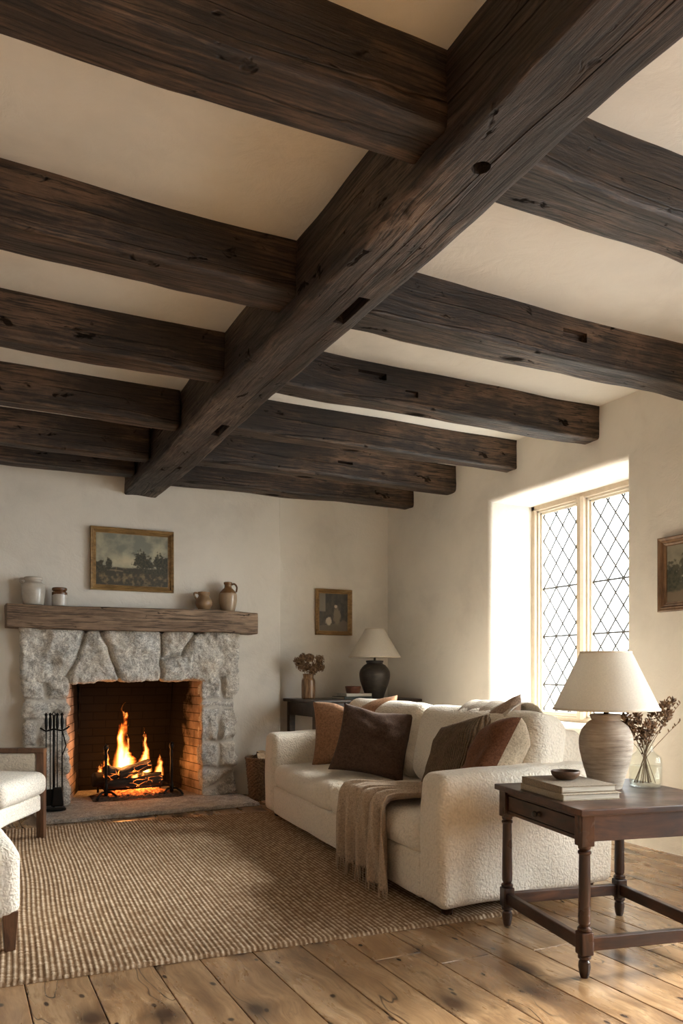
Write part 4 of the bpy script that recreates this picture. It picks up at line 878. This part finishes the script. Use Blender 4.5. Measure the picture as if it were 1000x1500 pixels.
def stems(name, label, loc, rootz, tips, col_s, col_h, headf, spread=.012):
    t = thing(name, label, 'dried flowers', loc)
    ms = m_plain(name + '_stalk', col_s, .8); sb = MB(); hb = MB()
    for (dx, dy, h, kind) in tips:
        a = rng.uniform(0, 2*pi); p0 = (-dx*.35 + rng.uniform(-spread, spread), -dy*.35 + rng.uniform(-spread, spread), rootz)
        nk = (dx*.08, dy*.08, rootz + (h - rootz)*.45)
        P = smooth3([p0, nk, (dx*.55, dy*.55, rootz + (h - rootz)*.75), (dx, dy, h)], 5); mesh_obj('stalk', *tube(P, [.0016 - .0008*i/(len(P) - 1) for i in range(len(P))], 5), ms, t)
        headf(t, P, kind)
    return t
s = NT('dry_bud'); n = s.noise(s.co(), 60, 3); M['bud'] = s.fin(s.ramp(n, [(.35, (.06, .03, .016)), (.62, (.30, .19, .11))]), .9)
s = NT('dry_hydrangea'); n = s.noise(s.co(), 45, 3); M['hyd'] = s.fin(s.ramp(n, [(.35, (.09, .045, .02)), (.65, (.34, .21, .11))]), .85)
def bud(c, d, L, r):
    d = Vector(d).normalized(); c = Vector(c); return tube([c, c + d*L*.3, c + d*L*.65, c + d*L], [r*.4, r, r*.85, r*.1], 6)
def head_buds(t, P, kind):
    mb = MB(); P = [Vector(p) for p in P]; n = len(P)
    if kind == 0:
        for q in range(80):
            k = n - 1 - abs(rng.normal(0, 1))*2.6; k = max(n*.35, k); i = int(min(k, n - 2)); p = P[i].lerp(P[i + 1], k - i)
            d = Vector(rng.normal(0, 1, 3)); d.z = abs(d.z) + .6; d.normalize(); o_ = p + d*rng.uniform(.003, .014); mb.add(*bud(o_, d, rng.uniform(.012, .020), rng.uniform(.0028, .0045)))
    else:
        for q in range(5):
            k = n - 1 - q*.9; i = int(min(k, n - 2)); p = P[i].lerp(P[i + 1], k - i); d = Vector(rng.normal(0, .7, 3)); d.z = abs(d.z) + .7; mb.add(*bud(p, d, .016, .0035))
    mb.add(*tube(P[int(n*.3):], .0013, 5)); mb.build('seed_head', M['bud'], t)
stems('dried_seed_stems', 'bunch of dried brown seed stems in the glass vase', (2.645, 2.43, ZT), .02, [(-.095, .03, .345, 0), (-.12, .01, .30, 0), (-.075, -.02, .31, 0), (-.05, .05, .27, 0), (-.02, -.03, .27, 0), (.0, .02, .24, 0), (.03, -.01, .255, 0), (.065, .02, .33, 0), (.09, -.02, .35, 0), (.075, -.05, .38, 1), (.12, -.03, .31, 0), (.15, -.05, .28, 1), (.10, -.06, .365, 0), (-.03, .0, .34, 1), (.13, -.07, .36, 1), (-.10, .05, .265, 0)], (.16, .10, .055), None, head_buds)
# ------------------------------------------------------------------ corner table
kt = thing('console_table', 'dark old wooden table in the corner behind the sofa', 'table', (0, 0, 0)); x0, x1, y0, y1, zt = 2.79, 3.90, 6.20, 6.90, .87
V, F = sbox(x1 - x0, y1 - y0, .03, .008, 2, (20, 10, 1), ((x0 + x1)/2, (y0 + y1)/2, zt - .015)); V[:, 2] += n3(V, 3, 3, 0, 5)*.003; mesh_obj('tabletop', V, F, M['darktable'], kt)
for x in (x0 + .06, x1 - .06):
    for y in (y0 + .06, y1 - .06): mesh_obj('leg', *box(x - .03, x + .03, y - .03, y + .03, 0, zt - .03, .005), M['darktable'], kt, smooth=False)
for y in (y0 + .045, y1 - .045): mesh_obj('apron', *box(x0 + .09, x1 - .09, y - .012, y + .012, zt - .15, zt - .03, .002), M['darktable'], kt, smooth=False)
for x in (x0 + .045, x1 - .045): mesh_obj('apron', *box(x - .012, x + .012, y0 + .09, y1 - .09, zt - .15, zt - .03, .002), M['darktable'], kt, smooth=False)
s = NT('streaked_glaze'); v = s.co((1, 1, .12)); n = s.noise(v, 60, 4, .6); M['streak'] = s.fin(s.ramp(n, [(.35, (.10, .05, .022)), (.55, (.27, .15, .07)), (.72, (.42, .27, .15))]), .28)
vs = thing('pottery_vase', 'brown streaked pottery vase on the corner table', 'vase', (2.93, 6.62, zt)); mesh_obj('body', *lathe(smooth_profile([(.055, 0), (.062, .006), (.064, .03), (.064, .15), (.060, .175), (.050, .192), (.048, .20), (.052, .222), (.053, .228), (.046, .228), (.044, .19)], 4), 40), M['streak'], vs)
def head_hyd(t, P, kind):
    mb = MB(); c = Vector(P[-1])
    for q in range(120):
        d = Vector(rng.normal(0, 1, 3)).normalized(); p = c + d*rng.uniform(.030, .046)*kind; r_ = rng.uniform(.008, .013)
        u = d.orthogonal().normalized(); w = d.cross(u); a0 = rng.uniform(0, pi)
        V = [p - d*.006]
        for k in range(8):
            a = a0 + k*pi/4; rr_ = r_ if k % 2 == 0 else r_*.45; V.append(p + (u*cos(a) + w*sin(a))*rr_ + d*(.003 if k % 2 == 0 else -.002))
        mb.add([tuple(v_) for v_ in V], [(0, k + 1, (k + 1) % 8 + 1) for k in range(8)])
    V, F = lathe(smooth_profile([(0, -.03), (.025, -.018), (.031, 0), (.025, .02), (0, .03)], 3), 10, tuple(c)); mb.add(V, F); mb.build('flower_head', M['hyd'], t, smooth=False)
stems('dried_hydrangeas', 'dried brown hydrangea heads in the brown pottery vase', (2.93, 6.62, zt), .04, [(-.105, -.02, .345, 1.15), (-.06, .02, .30, 1.15), (-.01, -.03, .37, 1.1), (.0, .03, .29, 1.2), (.07, -.02, .30, 1.15), (.115, .01, .36, 1.15), (.04, .04, .38, .8), (-.07, -.05, .38, .9), (.02, -.06, .26, 1.0), (.10, -.04, .29, 1)], (.09, .055, .03), None, head_hyd)
cvd = m_plain('dark_cloth', (.03, .028, .026), .7); cvg = m_plain('dark_green_cloth', (.035, .045, .038), .7); 
book('book', 'dark grey green book at the bottom of the pile on the corner table', (3.28, 6.42, zt), .22, .30, .024, R(95), cvg, 'books on the corner table')
book('book', 'pale book on top of the pile on the corner table', (3.30, 6.42, zt + .025), .20, .26, .026, R(91), m_plain('pale_cover', (.52, .48, .41), .8), 'books on the corner table')
o = mesh_obj('wooden_box', *lathe(smooth_profile([(.055, 0), (.062, .004), (.072, .05), (.074, .062), (.068, .062), (.06, .02), (0, .012)], 3), 32), m_polish('red_wood', (.04, .012, .006), (.11, .036, .018), (.18, .065, .03), 0, .35), loc=(3.29, 6.42, zt + .0515)); o.name = 'wooden_bowl'; tag(o, 'reddish brown bowl on the pile of books on the corner table', 'bowl')
# ------------------------------------------------------------------ log basket
bk = thing('log_basket', 'woven brown wicker log basket between the fireplace and the sofa', 'basket', (2.47, 6.53, 0))
nz_, na = 46, 120; V = []; 
for i in range(nz_):
    z = .002 + .355*i/(nz_ - 1); r0 = .135 + .032*(i/(nz_ - 1))
    for k in range(na):
        a = 2*pi*k/na; V.append(((r0 + .009*sin(k*pi/3 + (i//2 % 2)*pi) + .004*noise.noise((k*.5, i*.5, 1)))*cos(a), (r0 + .009*sin(k*pi/3 + (i//2 % 2)*pi) + .004*noise.noise((k*.5, i*.5, 1)))*sin(a), z))
F = [(i*na + k, i*na + (k + 1) % na, (i + 1)*na + (k + 1) % na, (i + 1)*na + k) for i in range(nz_ - 1) for k in range(na)]; F.append(tuple(range(na))[::-1])
s = NT('wicker'); n = s.noise(s.co((1, 1, 2)), 60, 4, .7); M['wick'] = s.fin(s.ramp(n, [(.35, (.05, .026, .014)), (.65, (.27, .165, .09))]), .7, s.bump(n, .8, .008))
V = np.array(V); o = mesh_obj('basket_body', V, F, M['wick'], bk); m = o.modifiers.new('s', 'SOLIDIFY'); m.thickness = .008
mb = MB()
for q in range(2):
    P = [((.170)*cos(a) + 0, .170*sin(a), .358 + .006*sin(a*24 + q*pi)) for a in np.linspace(0, 2*pi, 97)]; mb.add(*tube(P, .008, 6))
mb.build('rim', M['wick'], bk)
s = NT('split_wood'); v = s.co(); M['split'] = s.fin(s.ramp(s.noise(s.co((1, 1, .1)), 30, 4), [(.3, (.38, .25, .14)), (.7, (.60, .44, .28))]), .8)
M['bark'] = NT('bark').fin((.07, .042, .026), .9)
for i, (dx, dy, z, rz, lean, lb) in enumerate([(-.055, -.06, .375, .15, .32, 'split firewood log in the basket, pale cut end showing, leftmost'), (.045, -.03, .36, -.2, .25, 'dark barked firewood log beside the pale one in the basket'), (.0, .07, .40, .5, -.2, 'firewood log standing at the back of the basket')]):
    # logs stand in the basket, tipped so the sawn end looks out over the rim
    t = thing('firewood_log', lb, 'log', (2.47 + dx, 6.53 + dy, z), rz, 'firewood in the basket'); t.rotation_euler = (R(62) if i == 0 else R(20), lean*.3, rz)
    pts = [(-.042, -.03), (.038, -.036), (.045, .02), (.015, .035), (-.04, .03)]; n = 5; H = -.20 if i == 0 else -.33
    V = [(a, b, H) for a, b in pts] + [(a, b, 0) for a, b in pts]; mesh_obj('bark', V, [tuple(range(n))[::-1]] + [(q, (q + 1) % n, (q + 1) % n + n, q + n) for q in range(n)], M['bark'], t, smooth=False)
    V = [(a, b, 0) for a, b in pts] + [(a*.9, b*.9, .003) for a, b in pts]; mesh_obj('cut_face', V, [tuple(range(n, 2*n))] + [(q, (q + 1) % n, (q + 1) % n + n, q + n) for q in range(n)], M['split'], t, smooth=False)
# ------------------------------------------------------------------ armchair (local x = facing, y = to its left; origin at the visible front leg)
ch = thing('armchair', 'cream armchair with walnut frame facing the sofa, cut by the left edge', 'armchair', (.522, 5.557, 0), -TH)
W_, D_ = .72, .74; wn = M['walnut']
def cl(x0, x1, y0, y1, z0, z1, r, sd, core=(10, 12, 5), puff=(0, 0, 0)): return soft(x0, x1, y0, y1, z0, z1, r, core, puff, sd, .003)
for yy in (0, -W_):
    mesh_obj('leg', *box(-.025, .025, yy - .025, yy + .025, 0, .605, .004), wn, ch, sharp=20); V, F = box(-D_ - .03, -D_ + .02, yy - .025, yy + .025, 0, .605, .004); V[:, 0] -= (.6 - V[:, 2])*.08; mesh_obj('leg', V, F, wn, ch, sharp=20)
    mesh_obj('armrest', *box(-D_ - .03, .026, yy - .03, yy + .03, .575, .608, .007, 2), wn, ch, sharp=20)
    mesh_obj('arm_panel', *cl(-D_ + .02, -.03, yy - .02, yy + .02, .26, .574, .018, 3), M['boucle_chair'], ch)
mesh_obj('seat_rail', *cl(-D_, .012, -W_ + .03, -.028, .195, .305, .02, 5), M['linen'], ch)
mesh_obj('seat_cushion', *cl(-D_ + .1, .045, -W_ + .03, .0, .305, .455, .055, 6, (12, 14, 6), (.012, 0, .018)), M['linen'], ch)
V, F = cl(-.08, .08, -W_ + .03, -.03, .30, .88, .06, 7, (6, 12, 12), (.02, 0, 0)); V[:, 0] += -D_ + .04 - (V[:, 2] - .3)*.22; mesh_obj('backrest', V, F, M['boucle_chair'], ch)
# footstool in the lower left
fs = thing('footstool', 'boucle upholstered footstool with wooden legs at the lower left edge', 'footstool', (.240, 3.31, 0), R(4))
mesh_obj('upholstery', *soft(-.62, .0, 0, .58, .135, .425, .055, (12, 12, 6), (.006, .006, .03), 3, .004), M['boucle_chair'], fs)
for x, y in ((-.04, .04), (-.58, .04), (-.04, .54), (-.58, .54)):
    V, F = box(x - .03, x + .03, y - .03, y + .03, 0.012, .17, .004); k = (V[:, 2]/.17); V[:, 0] = x + (V[:, 0] - x)*(.62 + .38*k); V[:, 1] = y + (V[:, 1] - y)*(.62 + .38*k); mesh_obj('leg', V, F, wn, fs, sharp=20)
# ------------------------------------------------------------------ light
w = bpy.data.worlds.new('World'); SC.world = w; w.use_nodes = True; bg = w.node_tree.nodes['Background']; bg.inputs[0].default_value = (.90, .95, 1, 1)
# bright overcast sky: boosted towards -y to light chimney wall, dimmer over the ground
wt = w.node_tree; tc = wt.nodes.new('ShaderNodeTexCoord'); sp = wt.nodes.new('ShaderNodeSeparateXYZ'); wt.links.new(tc.outputs['Generated'], sp.inputs[0])
m1 = wt.nodes.new('ShaderNodeMapRange'); m1.interpolation_type = 'SMOOTHSTEP'; wt.links.new(sp.outputs[1], m1.inputs[0])
for k_, v_ in zip((1, 2, 3, 4), (-.85, .45, 17.0, 3.6)): m1.inputs[k_].default_value = v_
m2 = wt.nodes.new('ShaderNodeMapRange'); m2.interpolation_type = 'SMOOTHSTEP'; wt.links.new(sp.outputs[2], m2.inputs[0])
for k_, v_ in zip((1, 2, 3, 4), (-.25, .1, .42, 1.0)): m2.inputs[k_].default_value = v_
mm = wt.nodes.new('ShaderNodeMath'); mm.operation = 'MULTIPLY'; wt.links.new(m1.outputs[0], mm.inputs[0]); wt.links.new(m2.outputs[0], mm.inputs[1]); wt.links.new(mm.outputs[0], bg.inputs[1])
def portal(loc, rot, sx, sy):
    l = bpy.data.lights.new('portal', 'AREA'); l.shape = 'RECTANGLE'; l.size = sx; l.size_y = sy; l.cycles.is_portal = True
    o = bpy.data.objects.new('portal', l); COL.objects.link(o); o.location = loc; o.rotation_euler = rot
portal((XW + .12, 4.43, 1.61), (0, pi/2, 0), 1.9, 1.8); portal((XW + .12, .2, 1.53), (0, pi/2, 0), 2.1, 4.0)
sun = bpy.data.lights.new('sun', 'SUN'); sun.energy = 30.0; sun.angle = R(36); sun.color = (1, .985, .95); so = bpy.data.objects.new('sun', sun); COL.objects.link(so)
so.rotation_euler = Vector((-1, -.10, -.62)).to_track_quat('-Z', 'Y').to_euler()
for (x, y, z, e, r_) in ((1.34, 7.02, .36, 4.2, .03), (1.55, 7.0, .32, 2, .02), (1.42, 6.90, .14, .6, .015)):
    l = bpy.data.lights.new('fire_light', 'POINT'); l.energy = e; l.color = (1, .36, .09); l.shadow_soft_size = r_; o = bpy.data.objects.new('fire_light', l); COL.objects.link(o); o.location = (x, y, z)
SC.view_settings.view_transform = 'Standard'; SC.view_settings.look = 'None'; SC.view_settings.gamma = 1; SC.view_settings.exposure = 0.92; SC.view_settings.use_curve_mapping = False
SC.cycles.max_bounces = 10; SC.cycles.diffuse_bounces = 6; SC.cycles.transparent_max_bounces = 16; SC.cycles.caustics_reflective = False; SC.cycles.caustics_refractive = False
